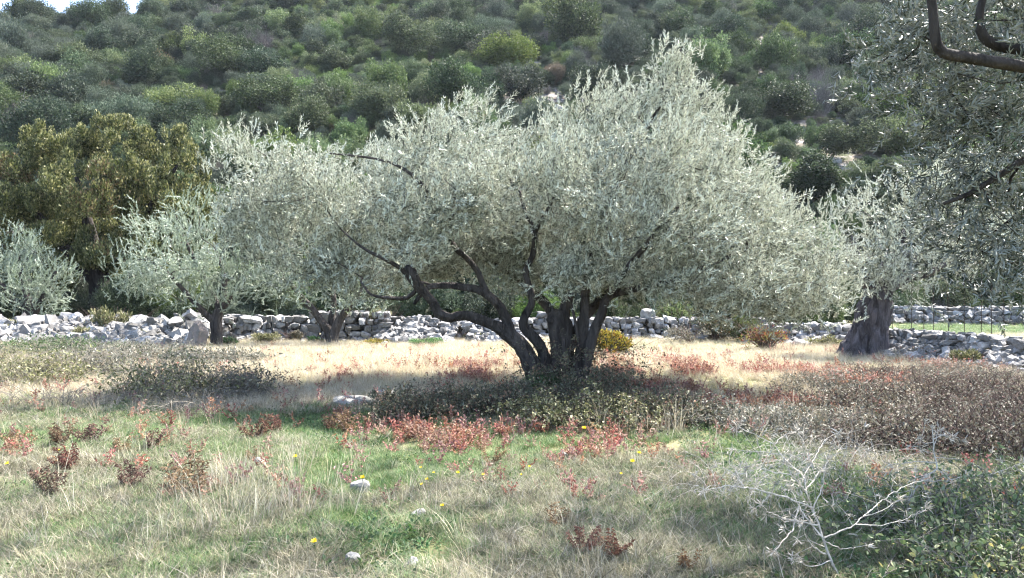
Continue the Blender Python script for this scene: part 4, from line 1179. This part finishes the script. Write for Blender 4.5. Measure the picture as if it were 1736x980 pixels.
# around the foot of the big olive
for px, py, rx, ry, hh, lm, sm, lab in [
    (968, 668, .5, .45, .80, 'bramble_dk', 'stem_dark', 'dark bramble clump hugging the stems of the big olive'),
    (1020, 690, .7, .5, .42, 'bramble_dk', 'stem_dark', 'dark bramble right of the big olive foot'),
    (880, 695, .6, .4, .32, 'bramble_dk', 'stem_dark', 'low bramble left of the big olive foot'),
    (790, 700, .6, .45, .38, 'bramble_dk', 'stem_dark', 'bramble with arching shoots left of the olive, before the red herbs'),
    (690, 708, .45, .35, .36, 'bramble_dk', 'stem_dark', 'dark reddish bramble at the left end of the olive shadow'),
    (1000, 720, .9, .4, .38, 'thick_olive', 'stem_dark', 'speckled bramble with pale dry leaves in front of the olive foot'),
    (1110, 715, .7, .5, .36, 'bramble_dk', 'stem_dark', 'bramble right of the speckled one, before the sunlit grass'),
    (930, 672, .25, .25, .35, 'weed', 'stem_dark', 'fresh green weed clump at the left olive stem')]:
    p = gp(px, py); thicket('bramble', lab, p[0], p[1], rx, ry, hh, rt, lm, sm, int(170 * rx), int(9000 * rx), .032, .55, 'bramble')
# brown thicket on the right
for px, py, rx, ry, hh, lm, dn, lab in [
    (1330, 730, .6, .6, .34, 'thick_grey', 6000, 'grey-green thicket patch nearest the big olive'),
    (1225, 715, .5, .4, .30, 'thick_grey', 5000, 'low grey-green thicket between the olive foot brambles and the brown thicket'),
    (1470, 700, .8, .8, .42, 'thick_brown', 6500, 'brown thicket in front of the ancient olive trunk'),
    (1600, 690, .9, .8, .50, 'thick_brown', 7500, 'brown thicket in front of the pale loose-stone wall'),
    (1710, 700, .9, .9, .58, 'thick_brown', 8000, 'tall brown-grey thicket at the right edge'),
    (1530, 755, .7, .5, .40, 'thick_brown', 7000, 'dark brown thicket behind the second, upright bleached thistle'),
    (1430, 740, .5, .5, .32, 'thick_grey', 5500, 'grey-green scrub between two brown thickets behind the tall thistle'),
    (1660, 765, .8, .6, .52, 'thick_brown', 8000, 'dark brown thicket behind the green bramble'),
    (1400, 660, .8, .7, .30, 'thick_grey', 4500, 'low grey scrub at the edge of the sunny grass'),
    (1500, 650, .8, .7, .34, 'thick_brown', 5000, 'low brown scrub below the ancient olive root'),
    (1620, 645, 1.0, .7, .36, 'thick_grey', 5500, 'low grey-green scrub at the foot of the loose-stone wall'),
    (1800, 740, 1.0, 1.0, .6, 'thick_brown', 7500, 'brown thicket running out of the picture on the right')]:
    p = gp(px, py); thicket('thicket', lab, p[0], p[1], rx, ry, hh * .85, rt, lm, 'stem_grey' if lm == 'thick_grey' else 'stem_dark', int(380 * rx), int(dn * .85 * rx), .022 + .014 * rt.random(), .5)
# pale thicket on the left
for px, py, rx, ry, hh, lm, sm, lab in [
    (60, 655, .8, .6, .44, 'thick_olive', 'stem_grey', 'pale thicket at the left edge with grey dead twigs'),
    (160, 640, .8, .7, .48, 'thick_grey', 'stem_grey', 'pale grey-green thicket second from the left edge'),
    (290, 672, .8, .6, .54, 'thick_olive', 'stem_grey', 'tall olive-green thicket in the middle of the left bank'),
    (395, 668, .6, .5, .44, 'thick_brown', 'stem_grey', 'rusty-tinged thicket at the right end of the left bank'),
    (230, 615, 1.3, .9, .38, 'thick_grey', 'stem_grey', 'dry bleached thicket in front of the rubble wall'),
    (370, 618, .9, .7, .26, 'thick_grey', 'stem_grey', 'low dry thicket below the upright stone'),
    (90, 605, 1.6, 1.0, .40, 'weed', 'stem_grey', 'fresh green low thicket before the left rubble wall'),
    (-60, 650, 1.2, 1.0, .55, 'thick_olive', 'stem_grey', 'pale thicket cut by the left edge of the picture')]:
    p = gp(px, py); thicket('thicket', lab, p[0], p[1], rx, ry, hh, rt, lm, sm, int(260 * rx), int(4200 * rx), .034 + .02 * rt.random(), .42)
# tangles of dead branches
for px, py, rx, hh, lab in [(85, 690, .55, .34, 'tangle of bleached dead branches at the foot of the left thicket'), (330, 695, .45, .28, 'small tangle of grey dead twigs below the tall left thicket')]:
    p = gp(px, py); thicket('brushwood', lab, p[0], p[1], rx, .35, hh, rt, 'grey_dry', 'stem_grey', 60, 160, .03, .3, 'brushwood', 1.0, .005, .9)
# green bramble, near right
for px, py, rx, ry, hh, lab in [
    (1640, 930, .5, .4, .34, 'green bramble mound in the bottom right corner'),
    (1740, 900, .45, .4, .42, 'green bramble at the right edge beside the corner mound'),
    (1540, 900, .4, .3, .22, 'low green bramble right of the bleached thistle stem'),
    (1690, 1010, .4, .3, .30, 'green bramble cut by the bottom edge on the right')]:
    p = gp(px, py); thicket('bramble', lab, p[0], p[1], rx, ry, hh, rt, 'bramble', 'stem_grey', int(300 * rx), int(7500 * rx), .029, .62, 'bramble')
for px, py, rx, ry, hh, lab in [(1290, 850, .5, .45, .36, 'grey dry weed tangle behind the bleached thistle'), (1400, 810, .6, .5, .34, 'grey dry weed tangle between the thistle and the brown thicket')]:
    p = gp(px, py); thicket('weed_tangle', lab, p[0], p[1], rx, ry, hh, rt, 'bract', 'stem_pale', int(170 * rx), int(1200 * rx), .026, .2, 'weeds', .6, .002, .9)

# ------------------------------------------------------------------ bleached thistles
def thistle(label, branches, Y, base, rng, bracts=6):
    root = thing('thistle', label, 'thistle', base)
    b = np.asarray(base, float); mb = MB(); BP = []; BD = []
    for pts, r0, r1, dy in branches:
        P = np.array([at(px, py, Y + dy * t / max(1, len(pts) - 1)) for t, (px, py) in enumerate(pts)])
        P2, R2 = smooth_poly(P, np.linspace(r0 * 1.1, r1 * 1.0, len(P)), .02)
        P2[1:-1] += rng.normal(0, .0025, P2[1:-1].shape)
        mb.add(*tube(P2 - b, R2, 5, 0, rng))
        n = len(P2)
        for i in list(range(max(1, n // 4), n, 3)):
            if rng.random() < .85:
                d = norm(rng.normal(size=3) + np.array([0, 0, .3])); e = P2[i] + d * rng.uniform(.04, .19)
                mb.add(*tube(np.array([P2[i], (P2[i] + e) / 2 + rng.normal(0, .006, 3), e]) - b, [r1 * .8, r1 * .6, r1 * .35], 4, cap=False))
                if rng.random() < .85: BP.append(np.repeat(e[None], bracts, 0)); BD.append(norm(rng.normal(size=(bracts, 3)) + d * .8))
        e = P2[-1]; BP.append(np.repeat(e[None], 16, 0)); BD.append(norm(rng.normal(size=(16, 3)) + norm(P2[-1] - P2[-2]) * .7))
    BP = np.concatenate(BP) - b; BD = np.concatenate(BD); n = len(BP)
    V, Q = leaf_geo(BP + rng.normal(0, .006, (n, 3)), BD, norm(rng.normal(size=(n, 3))), rng.uniform(.018, .055, n), rng.uniform(.002, .005, n), .3, .2)
    nq0 = sum(len(q) for q in mb.Q); mb.add(V, Q)
    me = mb.mesh('thistle_stalk', [M['stem_pale'], M['bract']])
    mi_ = np.zeros(len(me.polygons), np.int32); mi_[nq0:nq0 + len(Q)] = 1; me.polygons.foreach_set('material_index', mi_)
    link('stalk', me, root)
    return root
rtt = np.random.default_rng(800)
thistle('tall bleached dead thistle with forked white stem in the right foreground', [
    ([(1432, 1010), (1422, 980), (1409, 950), (1396, 916), (1389, 892), (1379, 865), (1365, 832), (1342, 805), (1332, 785)], .0075, .003, .1),
    ([(1379, 862), (1349, 849), (1305, 835), (1261, 825), (1224, 825), (1195, 832)], .005, .002, -.1),
    ([(1396, 912), (1362, 872), (1354, 855), (1340, 830)], .005, .002, .2),
    ([(1396, 912), (1425, 900), (1450, 889), (1463, 876), (1490, 868), (1525, 848)], .0045, .0018, .2),
    ([(1388, 890), (1342, 882), (1305, 869), (1290, 855)], .004, .0015, -.2),
    ([(1354, 858), (1345, 890), (1338, 906), (1325, 920), (1312, 936)], .004, .0018, -.25),
    ([(1400, 940), (1380, 928), (1365, 906), (1360, 885)], .004, .0015, -.3),
    ([(1367, 836), (1362, 808), (1340, 788), (1325, 771), (1312, 754), (1288, 741), (1251, 724)], .0045, .002, .25),
    ([(1365, 832), (1380, 812), (1395, 795), (1405, 780)], .004, .0015, .2),
    ([(1379, 862), (1392, 830), (1398, 800)], .0035, .0015, .1),
    ([(1305, 835), (1295, 850), (1280, 862)], .003, .0012, 0),
    ([(1325, 771), (1300, 766), (1270, 765), (1245, 762)], .003, .0012, 0),
    ([(1284, 745), (1290, 775), (1268, 790)], .003, .0012, .1),
    ([(1409, 950), (1375, 960), (1345, 948)], .003, .0012, -.1),
    ([(1463, 876), (1500, 845), (1540, 822), (1575, 812)], .0035, .0014, .3),
    ([(1450, 889), (1490, 890), (1535, 880), (1570, 862)], .003, .0012, .2),
    ([(1362, 808), (1385, 770), (1400, 745), (1420, 735)], .003, .0012, .3),
    ([(1312, 754), (1330, 738), (1352, 730)], .0028, .0012, .2),
    ([(1261, 825), (1240, 800), (1215, 790)], .0028, .0012, .1), ([(1342, 805), (1310, 800), (1275, 790), (1250, 795)], .003, .0012, .2),
    ([(1396, 916), (1430, 930), (1470, 925)], .003, .0012, .1),
], 4.1, gp(1432, 1012), rtt)
thistle('bleached dead thistle with an upright tip beside the green bramble', [
    ([(1525, 880), (1540, 852), (1561, 815), (1588, 795), (1584, 771), (1582, 745), (1581, 727)], .0055, .0035, .1),
    ([(1586, 784), (1550, 783), (1510, 788)], .0035, .0015, 0),
    ([(1588, 795), (1600, 806)], .003, .0015, 0),
    ([(1561, 815), (1600, 815), (1640, 807), (1685, 803), (1732, 785)], .004, .0018, .2),
    ([(1582, 750), (1570, 752), (1560, 748)], .003, .002, 0), ([(1582, 745), (1595, 738), (1610, 742)], .003, .002, 0),
    ([(1540, 852), (1550, 820), (1553, 800)], .003, .0015, .1), ([(1720, 790), (1734, 805), (1745, 830)], .003, .0015, .1)],
    4.9, gp(1525, 905), rtt, 9)

# ------------------------------------------------------------------ fern-like red plants
def fern_meshes(rng, fronds=10, hh=.25):
    mb = MB(); LP = []; LD = []; LN = []; LS = []
    for f in range(fronds):
        a = rng.uniform(0, 6.283); el = rng.uniform(.75, 1.45); ln = hh * rng.uniform(.7, 1.2)
        P = [np.zeros(3)]; d = np.array([math.cos(a) * math.cos(el), math.sin(a) * math.cos(el), math.sin(el)])
        for j in range(8):
            d = norm(d + np.array([0, 0, -.045])); P.append(P[-1] + d * ln / 8)
        P = np.array(P); mb.add(*tube(P, np.linspace(.003, .001, 9), 3, cap=False))
        for j in range(2, 9):
            dd = norm(P[j] - P[j - 1]); sx = norm(np.cross(dd, [0, 0, 1]))
            for s in (-1, 1):
                d2 = norm(sx * s + dd * .5 + np.array([0, 0, -.25]) + rng.normal(0, .2, 3)); Lp = ln * .30 * (1.15 - j / 9)
                for q in range(4):
                    LP.append(P[j] + d2 * Lp * q / 4); LD.append(norm(d2 + rng.normal(0, .5, 3))); LN.append(norm(np.array([0, 0, 1]) + rng.normal(0, .4, 3))); LS.append(ln * .13)
    V, Q = leaf_geo(np.array(LP), np.array(LD), np.array(LN), np.array(LS), np.array(LS) * .35, .2, .25)
    return mb.mesh('fern_stalk', [M['stem_dark']]), new_mesh('fern_fronds', V, Q, None, [M['fern']])
rf = np.random.default_rng(900)
FM = [fern_meshes(rf, fronds=rf.integers(6, 12)) for _ in range(6)]
for k_ in (1, 4): FM[k_][1].materials[0] = M['fern_tan']
for k, (px, py, hpx, lab) in enumerate([
    (88, 852, 62, 'reddish withered fern at the far left, with a bright red tip'), (328, 850, 75, 'tall reddish withered fern in the left foreground'), (225, 835, 55, 'faded reddish fern between the two tallest left ferns'),
    (118, 802, 50, 'reddish fern right of the left edge cluster'), (30, 770, 40, 'reddish fern at the left edge, broad'), (105, 760, 45, 'thin reddish fern sprig on the green strip'), (255, 768, 40, 'bushy reddish-brown fern on the green strip'),
    (205, 772, 34, 'small brown fern beside the bushy one'), (150, 755, 40, 'yellowish-brown fern sprig on the green strip'), (430, 745, 45, 'wide reddish fern clump left of the green patch'), (590, 735, 45, 'reddish fern beside the bright green patch'),
    (560, 730, 30, 'small reddish fern left of the green patch edge'), (290, 850, 30, 'low brown withered fern beside the tall one'), (430, 785, 30, 'pinkish dry fern beside the half-buried stone'), (985, 960, 60, 'dark red fern in the near middle foreground'),
    (1035, 965, 50, 'dark red fern right of the near middle one'), (950, 905, 40, 'leaning red fern sprig above the near middle ferns'), (1170, 985, 45, 'rusty fern cut by the bottom edge'), (470, 735, 35, 'reddish fern at the right of the wide clump'), (830, 790, 40, 'brown-red fern in front of the red herbs')]):
    p = gp(px, py); s = hpx * p[1] / F / .25
    st, fr = FM[k % 6]
    root = thing('fern', lab, 'fern', p - np.array([0, 0, .01]), 'withered red ferns in the grass')
    root.rotation_euler = (0, 0, rf.uniform(0, 6.28)); root.scale = (s * rf.uniform(.75, 1.1), s * rf.uniform(.75, 1.1), s)
    link('stalks', st, root); link('fronds', fr, root)

# ------------------------------------------------------------------ yellow flowers
def flower_meshes(rng):
    mb = MB(); mb.add(*tube(np.array([[0, 0, -.03], [.004, .002, .06], [.006, 0, .13]]), [.0015, .0013, .0013], 4)); st = mb.mesh('flower_stem', [M['weed']])
    n = 26; a = rng.uniform(0, 6.28, n); D = np.stack([np.cos(a), np.sin(a), rng.uniform(.1, .9, n)], 1)
    V, Q = leaf_geo(np.tile(np.array([.006, 0, .13]), (n, 1)), D, np.tile(np.array([0, 0, 1.0]), (n, 1)), rng.uniform(.014, .02, n), .006, .1, .1)
    return st, new_mesh('flower_petals', V, Q, None, [M['petal']])
fst, fpe = flower_meshes(rf)
for px, py, s, lab in [(22, 797, 1.0, 'yellow flower at the left edge among red ferns'), (104, 772, .8, 'small yellow flower left, by the thin fern sprig'), (504, 784, 1.1, 'yellow flower below the bright green patch'), (540, 953, 1.0, 'yellow flower in the near left grass'),
                       (617, 822, 1.1, 'yellow flower behind the white stone'), (717, 800, .7, 'tiny yellow flower above the pair right of the white stone'), (735, 807, .6, 'tiny yellow flower right of the white stone'), (772, 808, .8, 'yellow flower between white stone and red herbs'),
                       (725, 822, .8, 'upper flower of the close pair right of the white stone'), (723, 829, .8, 'lower flower of the close pair right of the white stone'), (748, 876, .8, 'yellow flower above the bright green tuft'), (817, 809, .8, 'pale yellow flower below the red herbs'),
                       (897, 790, .7, 'yellow flower in front of the red herbs'), (986, 735, 1.3, 'yellow blossom at the foot of the speckled bramble'), (1073, 778, 1.2, 'upper yellow flower of the tall pair right of centre'), (1068, 789, 1.2, 'lower yellow flower of the tall pair right of centre'), (1050, 799, .7, 'small yellow flower left of the tall pair'),
                       (882, 803, .6, 'tiny yellow flower left of the dark green patch')]:
    p = gp(px, py + 14)
    root = thing('flower', lab, 'flower', p, 'yellow flowers in the grass'); root.scale = (s * 1.15,) * 3; root.rotation_euler = (rf.normal(0, .1) + .35, rf.normal(0, .1), 0)
    link('stem', fst, root); link('petals', fpe, root)

# ------------------------------------------------------------------ single stones
rk = np.random.default_rng(950)
for px, py, wpx, hpx, mname, lab in [
    (610, 830, 32, 22, 'boulder', 'white stone with a rounded top beside a yellow flower'), (700, 976, 26, 22, 'boulder', 'white stone cut by the bottom edge'), (600, 968, 28, 26, 'boulder', 'grey-pink stone near the bottom edge, left of the white one'),
    (711, 882, 26, 18, 'boulder', 'flat pale stone lying right of the white stone'), (592, 918, 26, 12, 'boulder', 'half-buried pale stone below the white stone'), (442, 790, 24, 20, 'boulder', 'brownish half-buried stone among the left ferns'),
    (1362, 592, 46, 20, 'boulder', 'flat white boulder between red bush and ancient olive'), (600, 682, 70, 14, 'boulder', 'pale flat rock at the edge of the sunny grass'), (655, 672, 34, 14, 'boulder', 'small white rock beside the flat pale one'),
    (655, 580, 30, 22, 'boulder', 'white boulder at the wall foot left of the green tuft'), (1395, 745, 16, 10, 'boulder', 'small pale stone in the brown thicket'), (955, 775, 24, 20, 'boulder', 'pinkish stone in front of the red herbs'), (1100, 528, 26, 18, 'boulder', 'round white boulder on the neat wall top')]:
    p = gp(px, py) if py > 560 else at(px, py + 8, 22.4)
    k = p[1] / F
    V, T = ROCKS_FINE[rk.integers(6)]
    o = link('stone', new_mesh('stone', V * np.array([wpx * k * .58, wpx * k * .45, hpx * k * .75]), None, T, [M[mname]]))
    o.location = p + np.array([0, 0, hpx * k * .16]); o.rotation_euler = (rk.normal(0, .12), rk.normal(0, .12), rk.uniform(-.5, .5))
    tag(o, lab, 'stone')
# upright slab by the thin olive
p = gp(337, 590); k = p[1] / F
V, T = rock_template(rk, ICO3, .4, .08, 10)
V = V * np.array([.26, .2, .5]); V[:, 0] *= 1 - .35 * (V[:, 2] / .55); V[:, 0] += V[:, 2] * .12
o = link('stone', new_mesh('upright_stone', V, None, T, [M['red_stone']])); o.location = p + np.array([0, 0, .27]); tag(o, 'upright pointed reddish-grey stone left of the thin olive trunk', 'stone')

# ------------------------------------------------------------------ wire fence on the right
def metal():
    m, n, l, b, out = mat('rusty_iron'); c = ramp(n, l, noise(n, l, 20, 5), [(.4, (.02, .018, .017)), (.65, (.07, .045, .03))])
    l.new(c, b.inputs['Base Color']); b.inputs['Roughness'].default_value = .7; b.inputs['Metallic'].default_value = .4; return m
M['iron'] = metal()
fx = [(1513, 20.4, 1.15), (1545, 20.2, 1.35), (1566, 20.0, 1.3), (1583, 19.8, 1.4), (1609, 19.5, 1.45), (1635, 19.2, 1.4), (1663, 18.9, 1.5), (1681, 18.7, 1.3), (1703, 18.4, 1.7), (1745, 18.0, 1.5), (1790, 17.6, 1.5)]
f0 = gxy(1545, 20.2)
root = thing('wire_fence', 'wire fence with thin dark iron posts above the pale loose-stone wall', 'fence', (f0[0], f0[1], 0))
tops = []
for px, Y, hh in fx:
    hh += .5
    x = (px - 868) / F * Y; b = np.array([x, Y, float(gz(x, Y)) - .2])
    mb = MB(); ln = RNG.normal(0, .02, 2)
    P = np.array([b, b + np.array([ln[0], ln[1], hh + .2])]) - np.array(root.location)
    mb.add(*tube(P, [.010, .009], 6)); link('post', mb.mesh('fence_post', [M['iron']]), root); tops.append(P)
for hgt in (.35, .7, 1.05):
    mb = MB(); pts = []
    for a, b in zip(tops[:-1], tops[1:]):
        for t in np.linspace(0, 1, 6)[:-1]:
            q = a[0] * (1 - t) + b[0] * t; pts.append(q + np.array([0, -.014, .2 + hgt - .05 * math.sin(math.pi * t)]))
    mb.add(*tube(np.array(pts), np.full(len(pts), .0018), 4)); link('wire', mb.mesh('fence_wire', [M['iron']]), root)

# ------------------------------------------------------------------ grass and herbs
def tuft(rng, n, hh, rad, width, bend, seg=3, m='grass', heads=0):
    a = rng.uniform(0, 6.28, n); q = rad * np.sqrt(rng.random(n)); b = np.stack([q * np.cos(a), q * np.sin(a), np.zeros(n)], 1)
    a2 = a + rng.normal(0, .9, n); H = hh * rng.uniform(.45, 1.15, n); bd = bend * rng.uniform(.3, 1.4, n)
    side = np.stack([-np.sin(a2), np.cos(a2), np.zeros(n)], 1); dr = np.stack([np.cos(a2), np.sin(a2), np.zeros(n)], 1)
    V = []; W_ = width * rng.uniform(.7, 1.3, n)
    for k in range(seg + 1):
        t = k / seg
        c = b + dr * (bd * H * t ** 2)[:, None] + np.array([0, 0, 1.0]) * (H * t * (1 - .35 * bd * t))[:, None]
        w = (W_ * (1 - t ** 1.5) + .0004)[:, None] * .5
        V.append(np.stack([c - side * w, c + side * w], 1))
    V = np.stack(V, 1).reshape(n, -1, 3)
    i = np.arange(n)[:, None] * (2 * (seg + 1))
    Q = np.concatenate([i + np.array([2 * k, 2 * k + 1, 2 * k + 3, 2 * k + 2]) for k in range(seg)])
    return V.reshape(-1, 3), Q
rg = np.random.default_rng(1000)
def tufts(name, k, mname, *a, **kw):
    out = []
    for j in range(k):
        V, Q = tuft(rg, *a, **kw); out.append(new_mesh(f'{name}_{j}', V, Q, None, [M[mname]]))
    return out
G_GREEN = tufts('grass_green', 5, 'grass', 36, .10, .075, .0040, .9)
G_DRY = tufts('grass_dry', 5, 'dry', 30, .20, .07, .0028, .6)
G_GREY = tufts('grass_grey', 5, 'grey_dry', 30, .095, .10, .0034, 1.5)
G_TALL = tufts('grass_tall', 4, 'dry', 12, .40, .06, .003, .35, seg=4)
def weed_mesh(rng, m='weed', n=16, size=.028, hh=.05, aspect=.6):
    a = rng.uniform(0, 6.28, n); el = rng.uniform(.1, 1.0, n)
    D = np.stack([np.cos(a) * np.cos(el), np.sin(a) * np.cos(el), np.sin(el)], 1)
    P = D * rng.uniform(.1, 1, n)[:, None] * hh * 1.2 + np.array([0, 0, .01])
    s = size * rng.uniform(.6, 1.3, n); N = norm(np.array([0, 0, 1.0]) + rng.normal(0, .4, (n, 3)))
    V, Q = leaf_geo(P, D, N, s, s * aspect, .15, .2)
    return new_mesh('weed', V, Q, None, [M[m]])
WEEDS = [weed_mesh(rg) for _ in range(4)]
def herb_mesh(rng, m='red_gc', hh=.2):
    mb = MB(); LP = []; LD = []
    for k in range(6):
        d = norm(np.array([rng.normal(0, .45), rng.normal(0, .45), 1])); H = hh * rng.uniform(.6, 1.1)
        for j in range(12):
            t = rng.uniform(.25, 1); LP.append(d * H * t); LD.append(norm(rng.normal(size=3) + np.array([0, 0, .6])))
    n = len(LP); s = rng.uniform(.018, .035, n)
    V, Q = leaf_geo(np.array(LP), np.array(LD), norm(rng.normal(size=(n, 3)) + np.array([0, 0, .8])), s, s * .4, .2, .15)
    return new_mesh('herb', V, Q, None, [M[m]])
HERBS = [herb_mesh(rg) for _ in range(5)]

def blob(px, py, bl):
    s = np.zeros_like(px)
    for cx, cy, rx, ry, a in bl: s = np.maximum(s, a * np.exp(-((px - cx) / rx) ** 2 - ((py - cy) / ry) ** 2))
    return s
GREENB = [(130, 705, 190, 22, 1), (330, 720, 200, 25, .8), (560, 735, 110, 38, 1.1), (480, 765, 160, 30, .7), (640, 800, 120, 25, .7), (60, 850, 60, 18, .8), (520, 820, 70, 20, .8), (700, 770, 90, 30, .6), (180, 930, 60, 30, .6), (760, 895, 50, 22, .8), (640, 930, 110, 30, .5), (870, 800, 90, 30, .4), (1010, 800, 80, 30, .6),
          (1100, 850, 130, 40, .5), (1240, 940, 110, 40, .9), (1100, 920, 160, 50, .4), (860, 890, 70, 30, .5), (330, 780, 120, 30, .5), (1640, 562, 140, 9, 1.2), (100, 592, 120, 10, .7), (1500, 960, 90, 40, .7), (240, 880, 130, 20, .4)]
REDB = [(800, 640, 70, 14, .9), (860, 632, 40, 10, .7), (1060, 640, 60, 18, 1.3), (1130, 655, 110, 26, 1.5), (1240, 662, 80, 26, 1.0), (1460, 655, 80, 14, .8), (1350, 640, 60, 14, .6), (860, 745, 130, 30, 1.0), (950, 745, 50, 30, .9), (1330, 690, 60, 18, 1.0), (1270, 690, 40, 18, .6), (1430, 622, 45, 10, 1.0), (1560, 630, 90, 8, .6), (1000, 690, 60, 20, .4), (600, 645, 50, 15, .35), (560, 720, 60, 20, .3), (780, 760, 60, 25, .7), (1180, 640, 60, 14, .6), (690, 740, 40, 20, .4), (30, 770, 50, 25, .2), (1090, 690, 60, 16, .5)]
def sample(n, y0, y1, xm=.80, p=1.0, x0=None, x1=None):
    y = y0 + (y1 - y0) * rg.random(n) ** p
    x = (rg.uniform(-xm, xm, n) if x0 is None else rg.uniform(x0, x1, n)) * y
    px = 868 + x / y * F; py = 480 + EYE * F / y
    return x, y, px, py
def finish(name, lib, x, y, scl, label, cat, nvar, tilt=.12, hs=None):
    n = len(x); P = np.stack([x, y, gz(x, y) - .005], 1)
    rot = np.stack([rg.normal(0, tilt, n), rg.normal(0, tilt, n), rg.uniform(0, 6.28, n)], 1)
    print(name, n)
    return scatter(name, lib, P, rot, scl, rg.integers(0, nvar, n), label, cat)

lit = lambda py: sstep(706, 676, py)         # the sunny dry strip
libG = make_lib('green_tuft', G_GREEN); libD = make_lib('dry_tuft', G_DRY); libY = make_lib('grey_tuft', G_GREY); libT = make_lib('tall_tuft', G_TALL); libW = make_lib('weed_rosette', WEEDS); libH = make_lib('red_herb', HERBS)

# green grass
x, y, px, py = sample(125000, 3.2, 30, .82, 1.5)
gm = blob(px, py, GREENB); nz = fbm(x * 1.1, y * 1.1, 41, 3); nz2 = fbm(x * 4, y * 4, 43, 2)
pr = np.clip(.72 * (1 - lit(py)) + gm * 1.2, 0, 1.5) * sstep(.32, .62, nz * .6 + nz2 * .4 + gm * .2) * np.where(py < 560, 1, 1)
pr = np.where((lit(py) > .5) & (gm < .1), pr * .15 + .02, pr)
k = rg.random(len(x)) < pr
finish('grass', libG, x[k], y[k], (.6 + .5 * nz[k]) * rg.uniform(.6, 1.2, k.sum()) * np.where(y[k] > 14, 1.5, 1), 'short fresh green grass growing in patches across the near field', 'grass', 5)
# dry straw grass of the sunny strip
x, y, px, py = sample(80000, 6.5, 24, .82, .9)
nz = fbm(x * .6, y * .6, 47, 3); back = sstep(548, 560, py)
pr = (.01 + .99 * lit(py)) * (.45 + .8 * nz) * (1 - .55 * np.clip(blob(px, py, REDB), 0, 1)) * (1 - .75 * np.clip(blob(px, py, [(1640, 562, 140, 9, 1.2), (100, 592, 120, 10, .5)]), 0, 1))
k = rg.random(len(x)) < pr
finish('dry_grass', libD, x[k], y[k], rg.uniform(.6, 1.15, k.sum()) * (.55 + .5 * nz[k]), 'pale straw-coloured dry grass covering the sunny strip of the field', 'grass', 5, .2)
# weathered grass of the near field
x, y, px, py = sample(60000, 3.0, 11.5, .84, 1.25)
gm = blob(px, py, GREENB); nz = fbm(x * .9, y * .9, 51, 4)
pr = (1 - .85 * lit(py)) * np.clip(1.0 - .6 * gm, .2, 1) * sstep(.38, .60, nz)
k = rg.random(len(x)) < pr
finish('weathered_grass', libY, x[k], y[k], rg.uniform(.55, 1.2, k.sum()) * (.7 + .5 * nz[k]), 'flattened greyish dry grass matted over the near field', 'grass', 5, .25)
# taller straw
x, y, px, py = sample(16000, 3.4, 20, .82, 1.0)
nz = fbm(x * .8, y * .8, 57, 3); tm = blob(px, py, [(950, 740, 90, 40, 1), (1100, 740, 120, 40, .8), (1250, 720, 120, 40, .6), (440, 860, 120, 50, .5), (230, 635, 240, 45, 1.0), (430, 650, 60, 40, .8), (700, 574, 700, 6, .8), (60, 660, 90, 30, .7), (1280, 630, 160, 30, .6), (1420, 740, 60, 50, .7), (1550, 690, 160, 50, .5), (1350, 690, 90, 40, .6), (520, 640, 150, 30, .4)])
k = rg.random(len(x)) < np.clip(.02 + .55 * tm, 0, 1) * sstep(.35, .6, nz)
finish('tall_dry_grass', libT, x[k], y[k], rg.uniform(.6, 1.1, k.sum()), 'taller thin dry stalks standing in front of the olive and scattered about', 'grass', 4, .18)
# weeds
x, y, px, py = sample(60000, 3.2, 11, .84, 1.3)
gm = blob(px, py, GREENB); nz = fbm(x * 1.3, y * 1.3, 61, 3)
k = rg.random(len(x)) < (1 - lit(py)) * np.clip(.2 + .5 * gm + .3 * sstep(1050, 1300, px), 0, 1) * sstep(.42, .62, nz)
finish('weeds', libW, x[k], y[k], rg.uniform(.45, 1.05, k.sum()), 'small broad-leaved green weeds between the grass', 'weeds', 4)
# red herbs
x, y, px, py = sample(130000, 5.5, 19, .82, 1.0)
rm = blob(px, py, REDB); nz = fbm(x * 1.6, y * 1.6, 67, 3)
k = rg.random(len(x)) < np.clip(rm, 0, 1) * sstep(.42, .66, nz) * .42 + .006
finish('red_herbs', libH, x[k], y[k], rg.uniform(.6, 1.3, k.sum()), 'low reddened herbs in patches around the big olive', 'herbs', 5, .2)
